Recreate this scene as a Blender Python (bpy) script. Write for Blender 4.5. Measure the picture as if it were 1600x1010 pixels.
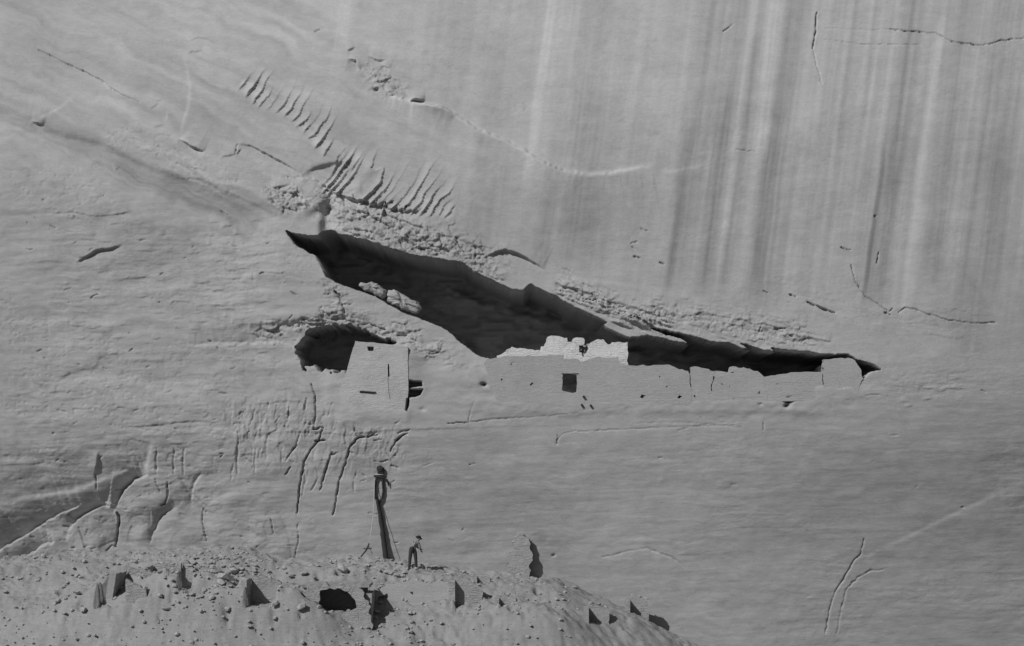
import bpy, bmesh, math, random
import numpy as np
from mathutils import Vector, noise as mnoise
from mathutils.geometry import tessellate_polygon

random.seed(7)
for o in list(bpy.data.objects):
    bpy.data.objects.remove(o)
scene = bpy.context.scene
col = scene.collection

# ------------------------------------------------------------------ camera, sky, sun
DIST = 90.0      # metres from the camera to the cliff face
S = 32.0         # photograph pixels per metre on the cliff face
CZ = 5.0        # camera height (the man stands at z = 0)
cam_d = bpy.data.cameras.new('camera')
cam = bpy.data.objects.new('camera', cam_d)
col.objects.link(cam)
cam.location = (0, -DIST, CZ)
cam.rotation_euler = (math.radians(90), 0, 0)
cam_d.sensor_width = 36
cam_d.lens = 36 * DIST / (1600 / S)
cam_d.shift_y = ((882 - 505) / S - CZ) / (1600 / S)      # rising front of a view camera
cam_d.clip_end = 2000
scene.camera = cam

SUN = Vector((0.60, 0.72, -0.74)).normalized()
w = bpy.data.worlds.new('World'); scene.world = w; w.use_nodes = True
nt = w.node_tree; nt.nodes.clear()
sky = nt.nodes.new('ShaderNodeTexSky'); sky.sky_type = 'NISHITA'; sky.sun_disc = False
el = math.asin(-SUN.z)
sky.sun_elevation = el
sky.sun_rotation = math.atan2(-SUN.x, -SUN.y)
bw = nt.nodes.new('ShaderNodeRGBToBW')
bg = nt.nodes.new('ShaderNodeBackground'); bg.inputs[1].default_value = 0.05
wo = nt.nodes.new('ShaderNodeOutputWorld')
nt.links.new(sky.outputs[0], bw.inputs[0]); nt.links.new(bw.outputs[0], bg.inputs[0]); nt.links.new(bg.outputs[0], wo.inputs[0])
sd = bpy.data.lights.new('sun', 'SUN'); sd.energy = 5.0; sd.angle = math.radians(0.5); sd.color = (1, 1, 1)
so = bpy.data.objects.new('sun', sd); col.objects.link(so); so.location = (-30, -60, 60)
so.rotation_euler = SUN.to_track_quat('-Z', 'Y').to_euler()
vs = scene.view_settings
vs.view_transform = 'Standard'; vs.look = 'None'; vs.gamma = 1; vs.use_curve_mapping = False; vs.exposure = -0.86
scene.render.engine = 'CYCLES'

# ------------------------------------------------------------------ helpers
def P(px, py, Y=0.0):
    """World point seen at photograph pixel (px, py) lying in the plane at depth Y."""
    k = (DIST + Y) / DIST
    return Vector(((px - 800) / S * k, Y, CZ + ((882 - py) / S - CZ) * k))

def tag(o, label=None, cat=None, group=None, kind=None):
    if label: o['label'] = label
    if cat: o['category'] = cat
    if group: o['group'] = group
    if kind: o['kind'] = kind
    return o

def link(name, me, mat=None, parent=None):
    o = bpy.data.objects.new(name, me); col.objects.link(o)
    if mat: me.materials.append(mat)
    if parent: o.parent = parent
    return o

def empty(name, loc=(0, 0, 0)):
    o = bpy.data.objects.new(name, None); col.objects.link(o)
    o.location = loc; o.empty_display_size = 0.3
    return o

def from_bm(name, bm, mat, parent=None, smooth=False, local=None):
    """local: world origin to subtract so the mesh is in its parent's space."""
    if parent is not None and local is None:
        local = parent.location
    if local is not None:
        for v in bm.verts: v.co -= Vector(local)
    me = bpy.data.meshes.new(name); bm.to_mesh(me); bm.free()
    if smooth:
        me.polygons.foreach_set('use_smooth', [True] * len(me.polygons))
    return link(name, me, mat, parent)

# value noise on numpy arrays
_rng = np.random.default_rng(11)
_T = _rng.random((512, 512)) * 2 - 1
def vn(x, y, ox=0, oy=0):
    x = x + ox + 1000.37; y = y + oy + 1000.73
    xi = np.floor(x).astype(np.int64); yi = np.floor(y).astype(np.int64)
    fx = x - xi; fy = y - yi
    fx = fx * fx * fx * (fx * (fx * 6 - 15) + 10); fy = fy * fy * fy * (fy * (fy * 6 - 15) + 10)
    x0 = xi % 512; x1 = (xi + 1) % 512; y0 = yi % 512; y1 = (yi + 1) % 512
    return (_T[y0, x0] * (1 - fx) + _T[y0, x1] * fx) * (1 - fy) + (_T[y1, x0] * (1 - fx) + _T[y1, x1] * fx) * fy
def fbm(x, y, o=4, ox=0, oy=0):
    r = 0; a = 1; t = 0
    for k in range(o):
        c, s = math.cos(0.0), 0
        r = r + a * vn(x, y, ox + 37 * k, oy + 91 * k); t += a; a *= 0.5; x = x * 2.03; y = y * 2.03
    return r / t * 1.6
def facets(x, y, seed=0, tilt=1.0, off=1.0):
    """broken angular faces: each cell has its own height and slope; second value is the distance to the joint"""
    xi = np.floor(x); yi = np.floor(y)
    F1 = np.full(x.shape, 9.0); F2 = F1.copy(); H = np.zeros(x.shape)
    for dx in (-1, 0, 1):
        for dy in (-1, 0, 1):
            cx = (xi+dx).astype(np.int64); cy_ = (yi+dy).astype(np.int64)
            a = (cx*73+cy_*179+seed*31) % 512; b = (cx*151+cy_*37+seed*17) % 512
            px_ = xi+dx+.5+.48*_T[a, b]; py_ = yi+dy+.5+.48*_T[b, a]
            ex = x-px_; ey = y-py_; d = ex*ex+ey*ey
            h = off*_T[(a+7) % 512, b] + tilt*(ex*_T[a, (b+9) % 512]+ey*_T[(a+3) % 512, (b+5) % 512])
            m = d < F1
            F2 = np.where(m, F1, np.minimum(F2, d)); H = np.where(m, h, H); F1 = np.where(m, d, F1)
    return H, np.sqrt(F2)-np.sqrt(F1)
def sst(a, b, x):
    t = np.clip((x - a) / (b - a), 0, 1); return t * t * (3 - 2 * t)

# ------------------------------------------------------------------ materials (all neutral: the plate is black and white)
def mat_rock(name, base, attr=None, bump=0.25, strata=True, var=0.10, scale=1.0, rough=0.95, courses=0.0):
    m = bpy.data.materials.new(name); m.use_nodes = True
    n = m.node_tree; n.nodes.clear(); L = n.links.new
    out = n.nodes.new('ShaderNodeOutputMaterial'); b = n.nodes.new('ShaderNodeBsdfPrincipled')
    b.inputs['Roughness'].default_value = rough
    b.inputs['Specular IOR Level'].default_value = 0.15
    tc = n.nodes.new('ShaderNodeTexCoord')
    geo = n.nodes.new('ShaderNodeNewGeometry')
    def noise(sc, scl, det, rgh=0.6):
        mp = n.nodes.new('ShaderNodeMapping'); mp.inputs['Scale'].default_value = scl
        L(geo.outputs['Position'], mp.inputs[0])
        t = n.nodes.new('ShaderNodeTexNoise'); t.inputs['Scale'].default_value = sc * scale
        t.inputs['Detail'].default_value = det; t.inputs['Roughness'].default_value = rgh
        L(mp.outputs[0], t.inputs[0]); return t.outputs[0]
    def mth(op, a, b_, clamp=False):
        x = n.nodes.new('ShaderNodeMath'); x.operation = op; x.use_clamp = clamp
        for i, v in enumerate((a, b_)):
            if isinstance(v, (int, float)): x.inputs[i].default_value = v
            else: L(v, x.inputs[i])
        return x.outputs[0]
    patches = noise(0.35, (1, 1, 1.6), 6, 0.62)
    fine = noise(7.0, (0.5, 0.5, 1.6), 5, 0.7)
    streak = noise(2.2, (0.45, 0.45, 2.6), 6, 0.65)
    v = mth('MULTIPLY', mth('SUBTRACT', patches, 0.5), var * 1.6)
    v = mth('ADD', v, mth('MULTIPLY', mth('SUBTRACT', fine, 0.5), var * 1.8))
    v = mth('ADD', v, mth('MULTIPLY', mth('SUBTRACT', streak, 0.5), var * 1.3))
    v = mth('ADD', v, mth('MULTIPLY', mth('SUBTRACT', noise(19.0, (.7, .7, 1.4), 4, .75), 0.5), var*3.4))
    v = mth('ADD', v, 1.0)
    if attr:
        at = n.nodes.new('ShaderNodeAttribute'); at.attribute_name = attr
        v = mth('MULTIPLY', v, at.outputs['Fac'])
    crs = None
    if courses:
        # laid stones: two stretched cell patterns, joints slightly recessed and darker, plaster hiding some of them
        mp = n.nodes.new('ShaderNodeMapping'); mp.inputs['Scale'].default_value = (2.8, 2.8, 9.0)
        wv = n.nodes.new('ShaderNodeVectorMath'); wv.operation = 'MULTIPLY_ADD'
        tn = n.nodes.new('ShaderNodeTexNoise'); tn.inputs['Scale'].default_value = 2.5; L(geo.outputs['Position'], tn.inputs[0])
        L(tn.outputs['Color'], wv.inputs[0]); wv.inputs[1].default_value = (.12, .12, .07); L(geo.outputs['Position'], wv.inputs[2])
        L(wv.outputs[0], mp.inputs[0])
        vo = n.nodes.new('ShaderNodeTexVoronoi'); vo.feature = 'DISTANCE_TO_EDGE'; vo.inputs['Scale'].default_value = 1.0; vo.inputs['Randomness'].default_value = .75
        L(mp.outputs[0], vo.inputs['Vector'])
        vc = n.nodes.new('ShaderNodeTexVoronoi'); vc.inputs['Scale'].default_value = 1.0; vc.inputs['Randomness'].default_value = .75; L(mp.outputs[0], vc.inputs['Vector'])
        sp = n.nodes.new('ShaderNodeSeparateColor'); L(vc.outputs['Color'], sp.inputs[0])
        j = n.nodes.new('ShaderNodeMapRange'); j.inputs[1].default_value = 0.0; j.inputs[2].default_value = .10; L(vo.outputs['Distance'], j.inputs[0])
        pl = n.nodes.new('ShaderNodeMapRange'); pl.inputs[1].default_value = .42; pl.inputs[2].default_value = .60; L(noise(.9, (1, 1, 1), 4), pl.inputs[0])
        show = mth('ADD', mth('MULTIPLY', pl.outputs[0], .75), .25)
        dk = mth('MULTIPLY', mth('SUBTRACT', 1.0, j.outputs[0]), -.22*courses)
        tv = mth('MULTIPLY', mth('SUBTRACT', sp.outputs[0], .5), .20*courses)
        v = mth('ADD', v, mth('MULTIPLY', mth('ADD', dk, tv), show))
        crs = mth('MULTIPLY', mth('ADD', j.outputs[0], mth('MULTIPLY', sp.outputs[1], .6)), mth('MULTIPLY', show, .035*courses))
    v = mth('MULTIPLY', v, base)
    cb = n.nodes.new('ShaderNodeCombineColor')
    for i in range(3): L(v, cb.inputs[i])
    L(cb.outputs[0], b.inputs['Base Color'])
    h = mth('ADD', mth('MULTIPLY', fine, 0.035), mth('MULTIPLY', streak, 0.010 if strata else 0.02))
    h = mth('ADD', h, mth('MULTIPLY', noise(22.0, (0.7, 0.7, 1.3), 3, 0.7), 0.018))
    if crs is not None: h = mth('ADD', h, crs)
    bp = n.nodes.new('ShaderNodeBump'); bp.inputs['Strength'].default_value = bump; bp.inputs['Distance'].default_value = 1.0
    L(h, bp.inputs['Height']); L(bp.outputs[0], b.inputs['Normal'])
    L(b.outputs[0], out.inputs[0])
    return m
def mat_flat(name, g, var=0.15, rough=0.9, sc=14.0):
    m = bpy.data.materials.new(name); m.use_nodes = True
    n = m.node_tree; b = n.nodes['Principled BSDF']; b.inputs['Roughness'].default_value = rough
    b.inputs['Specular IOR Level'].default_value = 0.2
    t = n.nodes.new('ShaderNodeTexNoise'); t.inputs['Scale'].default_value = sc; t.inputs['Detail'].default_value = 4
    tc = n.nodes.new('ShaderNodeTexCoord'); n.links.new(tc.outputs['Object'], t.inputs[0])
    r = n.nodes.new('ShaderNodeMapRange'); r.inputs[3].default_value = g * (1 - var); r.inputs[4].default_value = g * (1 + var)
    n.links.new(t.outputs[0], r.inputs[0])
    c = n.nodes.new('ShaderNodeCombineColor')
    for i in range(3): n.links.new(r.outputs[0], c.inputs[i])
    n.links.new(c.outputs[0], b.inputs['Base Color'])
    return m
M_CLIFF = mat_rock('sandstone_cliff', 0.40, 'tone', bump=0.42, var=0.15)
M_TALUS = mat_rock('talus_sand', 0.32, None, bump=0.8, strata=False, var=0.30, scale=1.6)
M_FLOOR = mat_rock('dark_canyon_floor', 0.13, None, bump=0.3, strata=False)  # unseen floor kept dark to weaken bounce onto the cave ceiling
M_WALL = mat_rock('mud_masonry', 0.415, None, bump=0.6, strata=True, var=0.20, scale=1.3, courses=.28)
M_WALLD = mat_rock('bare_stone_masonry', 0.385, None, bump=0.9, strata=True, var=0.24, scale=1.6, courses=.65)
M_WHITE = mat_rock('white_plaster', 0.70, None, bump=0.6, strata=False, var=0.26, scale=1.2, courses=.8)
M_STONE = mat_rock('loose_stone', 0.40, None, bump=0.5, strata=False, var=0.2, scale=2)
M_WOOD = mat_flat('weathered_timber', 0.045, 0.35)
M_PALEWOOD = mat_flat('bleached_wood', 0.42, 0.2)
M_ROPE = mat_flat('pale_rope', 0.5, 0.1)
M_DARKCLOTH = mat_flat('dark_trouser_cloth', 0.05, 0.25)
M_SHIRT = mat_flat('light_shirt_cloth', 0.26, 0.12)
M_HAT = mat_flat('dark_felt', 0.025, 0.2)
M_SKIN = mat_flat('skin', 0.26, 0.08)
M_HAIR = mat_flat('hair', 0.03, 0.2)
M_BOOT = mat_flat('boot_leather', 0.03, 0.2)
M_BRUSH = mat_flat('dry_brush', 0.12, 0.4)

# ------------------------------------------------------------------ THE CLIFF (height field over the face, cave carved in)
STEP = 1.4
def axis(lo, a, b, hi):
    mid = np.arange(a, b, STEP)
    def grow(start, end):
        r = []; x = start; d = STEP
        while x < end:
            d *= 1.10; d = min(d, 60); x += d; r.append(x)
        return np.array(r)
    left = -grow(-a, -lo)[::-1]; right = grow(mid[-1], hi)
    return np.concatenate([left, mid, right])
ax = axis(-1500, -25, 1625, 3100)
ay = axis(-1700, -20, 1030, 1260)
PX, PY = np.meshgrid(ax, ay)
NYr, NXc = PX.shape

# large form of the face: metres of depth along the view axis, positive = away
ctl_y = [-1700, -300, 0, 150, 300, 420, 520, 580, 640, 700, 800, 880, 1000, 1300]
ctl_d = [44.0, 10.4, 5.6, 3.5, 1.8, 0.60, 0.15, 0.05, -0.25, -0.10, 0.40, 0.75, 0.95, 0.9]
MAC = np.interp(PY, ctl_y, ctl_d)
# smooth the polyline by averaging shifted samples
acc = np.zeros_like(MAC)
for k in range(-5, 6): acc += np.interp(PY + k * 16, ctl_y, ctl_d)
MAC = acc / 11
# face swings gently away at both sides and is broad-swelled
MAC = MAC + 0.5 * fbm(PX / 620, PY / 420, 2, 3, 5) + 2.4 * sst(1000, 1900, PX) - 0.6 * sst(300, -200, PX)
_r = int(np.searchsorted(ay, 632))
_T0 = np.interp(ax, [440, 545, 636, 760, 1400], [-0.02, -0.10, -0.10, 0.0, 0.0])
_w = sst(330, 540, ax)*sst(1850, 1330, ax)
MAC = MAC + ((_T0-MAC[_r])*_w)[None, :]*np.exp(-((PY-632)/200.0)**2)
KX = (DIST + MAC) / DIST
X = (PX - 800) / S * KX
Z = CZ + ((882 - PY) / S - CZ) * KX
REL = np.zeros_like(PX)
TONE = np.ones_like(PX)

def window(pts, m):
    p = np.array(pts, float)
    x0, y0 = p.min(0) - m; x1, y1 = p.max(0) + m
    i0, i1 = np.searchsorted(ay, [y0, y1]); j0, j1 = np.searchsorted(ax, [x0, x1])
    return slice(i0, max(i1, i0 + 1)), slice(j0, max(j1, j0 + 1))
def poly_dist(pts, win, closed=False, n=None):
    x = PX[win]; y = PY[win]
    p = [tuple(map(float, q)) for q in pts]
    if closed: p = p + [p[0]]
    seg = [math.hypot(p[i+1][0]-p[i][0], p[i+1][1]-p[i][1]) for i in range(len(p)-1)]
    tot = sum(seg) or 1; acc = 0
    best = np.full(x.shape, 1e9); T = np.zeros(x.shape); SG = np.ones(x.shape)
    for i in range(len(p)-1):
        ax_, ay_ = p[i]; dx = p[i+1][0]-ax_; dy = p[i+1][1]-ay_
        l2 = dx*dx+dy*dy
        if l2 == 0: continue
        t = np.clip(((x-ax_)*dx+(y-ay_)*dy)/l2, 0, 1)
        ex = x-ax_-t*dx; ey = y-ay_-t*dy
        d = np.hypot(ex, ey); mk = d < best
        best = np.where(mk, d, best); T = np.where(mk, (acc+t*seg[i])/tot, T)
        if n is not None:
            qx, qy = -dy, dx
            if qx*n[0]+qy*n[1] < 0: qx, qy = -qx, -qy
            SG = np.where(mk, np.where((x-ax_)*qx+(y-ay_)*qy >= 0, 1.0, -1.0), SG)
        acc += seg[i]
    return best, T, SG
def inside(pts, win):
    x = PX[win]; y = PY[win]; r = np.zeros(x.shape, bool)
    n = len(pts); j = n-1
    for i in range(n):
        xi, yi = pts[i]; xj, yj = pts[j]
        if yi != yj:
            c = ((yi > y) != (yj > y)) & (x < (xj-xi)*(y-yi)/(yj-yi)+xi)
            r ^= c
        j = i
    return r
def sdf(pts, win):
    d, _, _ = poly_dist(pts, win, True)
    return np.where(inside(pts, win), d, -d)
def wobble(pts, a, seed=0):
    """break a polyline into short pieces and roughen it"""
    out = []; k = seed * 13.7
    for i in range(len(pts)-1):
        (x0, y0), (x1, y1) = pts[i], pts[i+1]
        n = max(1, int(math.hypot(x1-x0, y1-y0)/4.5))
        for q in range(n):
            t = q/n; k += 1.3
            out.append((x0+(x1-x0)*t + a*mnoise.noise((k, 1.1, seed)), y0+(y1-y0)*t + a*mnoise.noise((k, 7.7, seed))))
    out.append(pts[-1]); return out
HS = 0.7
def step(pts, h, n, wh=14, wl=8, edge=1.0, hl=None, wob=1.5, seed=0):
    """scarp: surface stands proud by h on the side pointed to by n, recessed by hl on the other"""
    if hl is None: hl = h*0.35
    h = h*HS; hl = hl*HS; wh = wh*1.5; edge = edge*0.8
    pts = wobble(pts, wob, seed or int(pts[0][0]))
    win = window(pts, 6.5*max(wh, wl, 3*edge))
    d, T, sg = poly_dist(pts, win, n=n)
    tap = np.clip(np.minimum(T, 1-T)/0.42, 0, 1); tap = tap*(2-tap)
    s = d*sg
    a = 0.5+0.5*np.tanh(s/edge)
    v = -h*np.exp(-d/wh)*a + hl*np.exp(-d/wl)*(1-a)
    REL[win] += v*tap
def crack(pts, wd=1.6, dep=0.3, wob=2.0, var=0.5, seed=0):
    pts = wobble(pts, wob, seed or int(pts[0][1]))
    win = window(pts, wd*4+4)
    d, T, _ = poly_dist(pts, win)
    k = 1 + var*np.asarray(vn(T*len(pts)*0.7, T*0, pts[0][0], pts[0][1]))
    tap = np.clip(np.minimum(T, 1-T)/0.12, 0.15, 1)
    ww = np.maximum(wd*0.45*np.clip(k, 0.3, 2)*tap, .62)
    REL[win] += 0.8*dep*np.clip(k, .2, 1.4)*np.exp(-(d/ww)**2)
def bump_(cx, cy, rx, ry, h, ang=0.0, p=1.0):
    win = window([(cx-rx, cy-rx if rx > ry else cy-ry), (cx+rx, cy+max(rx, ry))], max(rx, ry)*1.5)
    x = PX[win]-cx; y = PY[win]-cy; c, s = math.cos(ang), math.sin(ang)
    u = (x*c+y*s)/rx; v = (-x*s+y*c)/ry
    REL[win] += -h*np.exp(-(u*u+v*v)**p)
def tone_band(pts, wd, amp):
    win = window(pts, wd*3)
    d, T, _ = poly_dist(pts, win)
    tap = np.clip(np.minimum(T, 1-T)/0.15, 0, 1)
    TONE[win] += amp*np.exp(-(d/wd)**2)*tap

# ---- surface character
dg = sst(480, 250, PY-0.3*(PX-500))*sst(900, 650, PX)
left_m = sst(560, 380, PX + 0.35*(PY-400)*0) * sst(170, 300, PY - 0.42*(PX-50)*0.6)      # bedded rock, left of the cave
left_m = np.clip(left_m, 0, 1)
ledge_m = np.exp(-((PY-610-0.02*(PX-900))/60.0)**2) * sst(620, 760, PX)
low_m = sst(640, 720, PY)
s1 = fbm(PX/130, (PY + 0.05*PX)/9.0, 4, 1, 2)
s2 = fbm(PX/40, (PY + 0.03*PX)/4.0, 3, 8, 3)
amp = 0.003 + 0.008*left_m + 0.006*ledge_m + 0.003*low_m
REL += amp*s1 + amp*0.45*s2
REL += 0.10*fbm(PX/150, PY/70, 3, 21, 4)*(0.35+0.65*left_m) + 0.05*fbm(PX/48, PY/30, 3, 5, 9)*(0.2+0.6*left_m+0.3*low_m)
# broken skin of the stone: patches where it is rough, patches where it is smooth
patch = sst(-.25, .45, fbm(PX/170, PY/90, 3, 61, 3))
REL += (0.35+0.9*patch*(0.4+0.6*left_m+0.3*low_m))*(0.009*fbm(PX/26, PY/13, 5, 31, 7))
_fx = PX+10*fbm(PX/70, PY/40, 2, 2, 2); _fy = PY+5*fbm(PX/90, PY/40, 3, 2, 6)
Hf, Ef = facets(_fx/95, _fy/8, 101, .7, .9)
REL += (0.007*Hf+0.006*np.exp(-Ef/.06))*sst(300, 430, PY-.2*(PX-400))*(.35+.65*patch)
Hf, Ef = facets((_fx+.45*_fy)/120, (_fy-.46*_fx)/13, 103, .7, .9)
REL += (0.010*Hf+0.006*np.exp(-Ef/.06))*dg*(.35+.65*patch)
pit = fbm(PX/7, PY/4, 2, 91, 17)
REL += 0.022*sst(.48, .8, pit)*patch*(0.3+0.7*left_m)
# ribbing parallel to the varnish on the upper right wall
U = PX + 0.13*(PY-300)
up_m = sst(520, 380, PY-0.12*(PX-900))*sst(560, 900, PX)
REL += 0.014*fbm(U/22, PY/500, 3, 2, 77)*up_m + 0.05*fbm(U/120, PY/260, 2, 2, 70)*up_m
# diagonal grain on the slab above the cave
V = (PY + 0.0) - 0.42*PX
REL += 0.016*fbm((PX+0.5*PY)/90, (PY-0.45*PX)/14, 3, 14, 6)*dg
# exfoliated, blocky band just above the cave lip
def band_mask(pts, wd, inn=1.0):
    win = window(pts, wd*3); d, T, _ = poly_dist(pts, win)
    m = np.zeros_like(PX); m[win] = np.exp(-(d/wd)**2)*np.clip(np.minimum(T, 1-T)/0.08, 0, 1); return m
def broken(pts, wd, bx, by, h, slope=0.0, seed=0, joint=.5, rough=.3):
    """band of broken, blocky rock following pts; blocks bx by by pixels, beds dipping by slope"""
    win = window(pts, wd*2.4); d, T, _ = poly_dist(pts, win)
    m = np.exp(-(d/wd)**2)*np.clip(np.minimum(T, 1-T)/0.10, 0, 1)
    x = PX[win]; y = PY[win]
    m = m*sst(-.55, .25, fbm(x/38, y/24, 3, seed, 9)+m*.9-.35)
    wx = x+5*fbm(x/20, y/20, 2, 3, seed); wy_ = y-slope*x+4*fbm(x/26, y/16, 2, 9, seed)
    H1, E1 = facets(wx/bx, wy_/by, seed, .9, .8); H2, E2 = facets(wx/(bx*.38), wy_/(by*.45), seed+5, .9, .8)
    v = H1+.45*H2+joint*np.exp(-E1/.07)+.4*joint*np.exp(-E2/.12)+rough*fbm(x/5, y/4, 3, 7, seed)
    REL[win] += m*h*v
broken([(470, 296), (540, 322), (600, 345), (680, 375), (760, 408), (810, 430)], 24, 30, 13, .15, .42, 3)
broken([(500, 345), (560, 362), (620, 378), (700, 398)], 14, 18, 8, .12, .30, 6)
broken([(850, 432), (930, 470), (1000, 495), (1060, 510)], 19, 70, 6, .16, .42, 8)
broken([(1000, 480), (1080, 500), (1180, 515), (1290, 535)], 24, 38, 9, .09, .25, 11)
broken([(420, 320), (452, 296), (480, 330)], 24, 17, 10, .13, .3, 14)
broken([(395, 522), (470, 506), (540, 496), (620, 522), (700, 556)], 18, 30, 8, .17, .12, 17)
broken([(505, 430), (530, 470), (520, 500)], 16, 16, 7, .08, .0, 18)
broken([(640, 545), (690, 560), (740, 575)], 12, 26, 7, .05, -.1, 19)
broken([(330, 650), (430, 655), (520, 662), (600, 690), (650, 685)], 40, 9, 26, .04, .0, 21, .35)
broken([(360, 690), (430, 700), (500, 720), (560, 730)], 34, 12, 40, .03, .0, 23, .3)
broken([(150, 200), (230, 225), (300, 260), (380, 300)], 24, 40, 9, .035, .42, 25)
broken([(60, 360), (200, 395), (340, 400), (470, 400)], 60, 80, 6, .012, .03, 27)
broken([(60, 470), (250, 450), (420, 480)], 60, 70, 5, .012, .03, 29)
broken([(50, 620), (200, 650), (330, 690)], 60, 90, 12, .01, .05, 31)
broken([(560, 100), (600, 130), (640, 150)], 16, 20, 9, .08, .5, 33)
broken([(1120, 600), (1250, 612), (1400, 605), (1540, 600)], 26, 60, 7, .025, .02, 35)
broken([(40, 850), (160, 830), (300, 800), (430, 850)], 56, 90, 70, .05, .3, 37, .12, .12)
broken([(680, 90), (760, 150), (820, 200)], 50, 80, 14, .012, .45, 39, .2)
broken([(1180, 455), (1300, 470), (1450, 500), (1580, 520)], 36, 60, 12, .02, .2, 41)

# overlapping shingle-like flakes, one continuous rippled belt
def shingles(pts, reach, spacing, h, seed, curve=0.0, below=6):
    win = window(pts, reach*1.5); d, T, sg = poly_dist(pts, win, n=(.8, -1))
    L_ = sum(math.hypot(pts[i+1][0]-pts[i][0], pts[i+1][1]-pts[i][1]) for i in range(len(pts)-1))
    x = PX[win]; y = PY[win]
    q = (x-pts[0][0])*.78+(y-pts[0][1])*.62
    along = q + curve*d*d/reach + 4.5*fbm(x/40, y/40, 4, seed, 1)+ 16*np.asarray(vn(q/45, q*0, seed, 8))
    ph = along/spacing; k = np.floor(ph); fr = ph-k
    rnd = _T[(k.astype(np.int64)*7+seed) % 512, 5]; rnd2 = _T[(k.astype(np.int64)*13+seed) % 512, 9]
    R_ = reach*(.70+.55*rnd)
    up_ = np.where(sg > 0, sst(R_, R_*.15, d), np.exp(-(d/below)**2))
    env = up_*np.clip(np.minimum(T, 1-T)/.06, 0, 1)
    prof = fr**2.6-.3
    REL[win] -= h*env*prof*(.95+.7*rnd2)
shingles([(372, 128), (405, 162), (450, 176), (480, 202), (505, 236), (528, 250), (560, 268)], 62, 13.5, .13, 41, .12)
shingles([(500, 292), (540, 308), (580, 320), (625, 329), (664, 330), (712, 334)], 92, 14, .22, 55, .10)
shingles([(486, 262), (520, 262), (556, 262)], 20, 15, .08, 65, .2)

# ---- long diagonal trough running down from the left edge to the cave's tip
win = window([(0, 150), (520, 420)], 60)
d, T, sg = poly_dist([(-20, 190), (60, 212), (150, 236), (225, 275), (320, 312), (400, 345), (450, 365)], win, n=(-0.4, 1))
REL[win] += 0.38*np.exp(-(d/26.0)**2)*np.clip((1-T)/0.1, 0, 1)
step([(-20, 176), (60, 200), (150, 222), (235, 262), (300, 285), (380, 325), (440, 358)], 0.22, (0.3, -1), wh=30, wl=22, edge=7)
step([(250, 250), (330, 290), (400, 320), (460, 350)], 0.10, (0.3, -1), wh=12, wl=10, edge=3)

# ---- scalloped flakes above the cave's left end
fl = [
 [(374, 123), (380, 116), (388, 106), (398, 98), (416, 92)],
 [(402, 147), (412, 130), (425, 118), (445, 108), (462, 99)],
 [(420, 141), (440, 128), (472, 110)],
 [(412, 166), (425, 157), (455, 148), (478, 139)],
 [(440, 164), (466, 163), (475, 151), (488, 142), (502, 139)],
 [(467, 165), (480, 156), (505, 145)],
 [(470, 183), (488, 173), (504, 159)],
 [(474, 201), (488, 195), (502, 189)],
 [(499, 219), (511, 206), (522, 197)],
 [(502, 235), (514, 221), (536, 206)],
 [(524, 246), (538, 231), (550, 214)],
 [(535, 259), (553, 243), (571, 227)],
]
for i, p in enumerate(fl[:0]):
    step(p, 0.11+0.03*(i % 3), (-1, -0.75), wh=11, wl=8, edge=0.9, hl=0.04, wob=2.2, seed=50+i)
fl2 = [
 [(520, 306), (545, 288), (560, 279), (575, 265), (590, 251)],
 [(563, 307), (580, 291), (597, 272)],
 [(590, 306), (601, 289), (616, 271)],
 [(598, 313), (614, 296), (628, 280), (636, 261)],
 [(612, 317), (628, 301), (646, 282)],
 [(624, 325), (640, 305), (653, 292), (668, 283)],
 [(653, 331), (664, 313), (678, 303), (694, 296)],
 [(670, 335), (688, 316), (704, 307)],
 [(545, 270), (556, 264)],
]
for i, p in enumerate(fl2[:0]):
    step(p, 0.15+.05*(i % 3), (-1, -0.75), wh=12, wl=8, edge=0.9, hl=0.05, wob=2.6, seed=80+i)
step([(472, 275), (492, 262), (510, 257), (530, 255), (552, 250)], 0.10, (-0.3, -1), wh=20, wl=30, edge=3, hl=0.22)
step([(480, 272), (500, 287), (520, 300), (560, 314), (600, 322), (628, 330), (655, 329), (668, 318)], 0.14, (0.3, -1), wh=12, wl=13, edge=1.2, hl=0.45, wob=8)
bump_(520, 275, 40, 14, -0.25, 0.35)

# ---- cracks and edges, upper left
step([(55, 74), (100, 98), (130, 112), (155, 124), (185, 146), (218, 160)], 0.10, (0.3, -1), wh=22, wl=8, edge=1.2)
crack([(60, 78), (100, 98), (130, 112), (155, 124), (185, 146), (218, 160)], 1.7, .16)
step([(95, 84), (125, 80), (150, 88), (185, 105)], 0.04, (0.3, -1), wh=10, wl=6, edge=2)
step([(284, 84), (291, 105), (297, 135), (295, 165), (287, 190), (281, 213)], 0.14, (1, 0), wh=30, wl=5, edge=3.0, hl=0.03)
step([(281, 217), (297, 228), (320, 238)], 0.30, (0.4, -1), wh=8, wl=6, edge=1.0, hl=0.3)
step([(296, 64), (310, 59), (325, 62), (340, 70), (354, 80)], 0.09, (0.1, -1), wh=8, wl=6, edge=1)
step([(292, 83), (316, 79)], 0.09, (0.1, -1), wh=6, wl=6, edge=1)
step([(345, 246), (368, 242)], .1, (0, -1), wh=6, wl=5, edge=.8)
crack([(368, 242), (371, 226)], 1.6, .2)
step([(371, 226), (392, 228), (430, 248), (472, 272)], 0.16, (0.4, -1), wh=12, wl=7, edge=1, hl=0.2)
step([(40, 192), (70, 182), (95, 168), (118, 150)], 0.10, (0.3, 1), wh=16, wl=6, edge=3)
step([(48, 190), (57, 192), (68, 196)], 0.28, (0, -1), wh=6, wl=6, edge=1)
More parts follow.
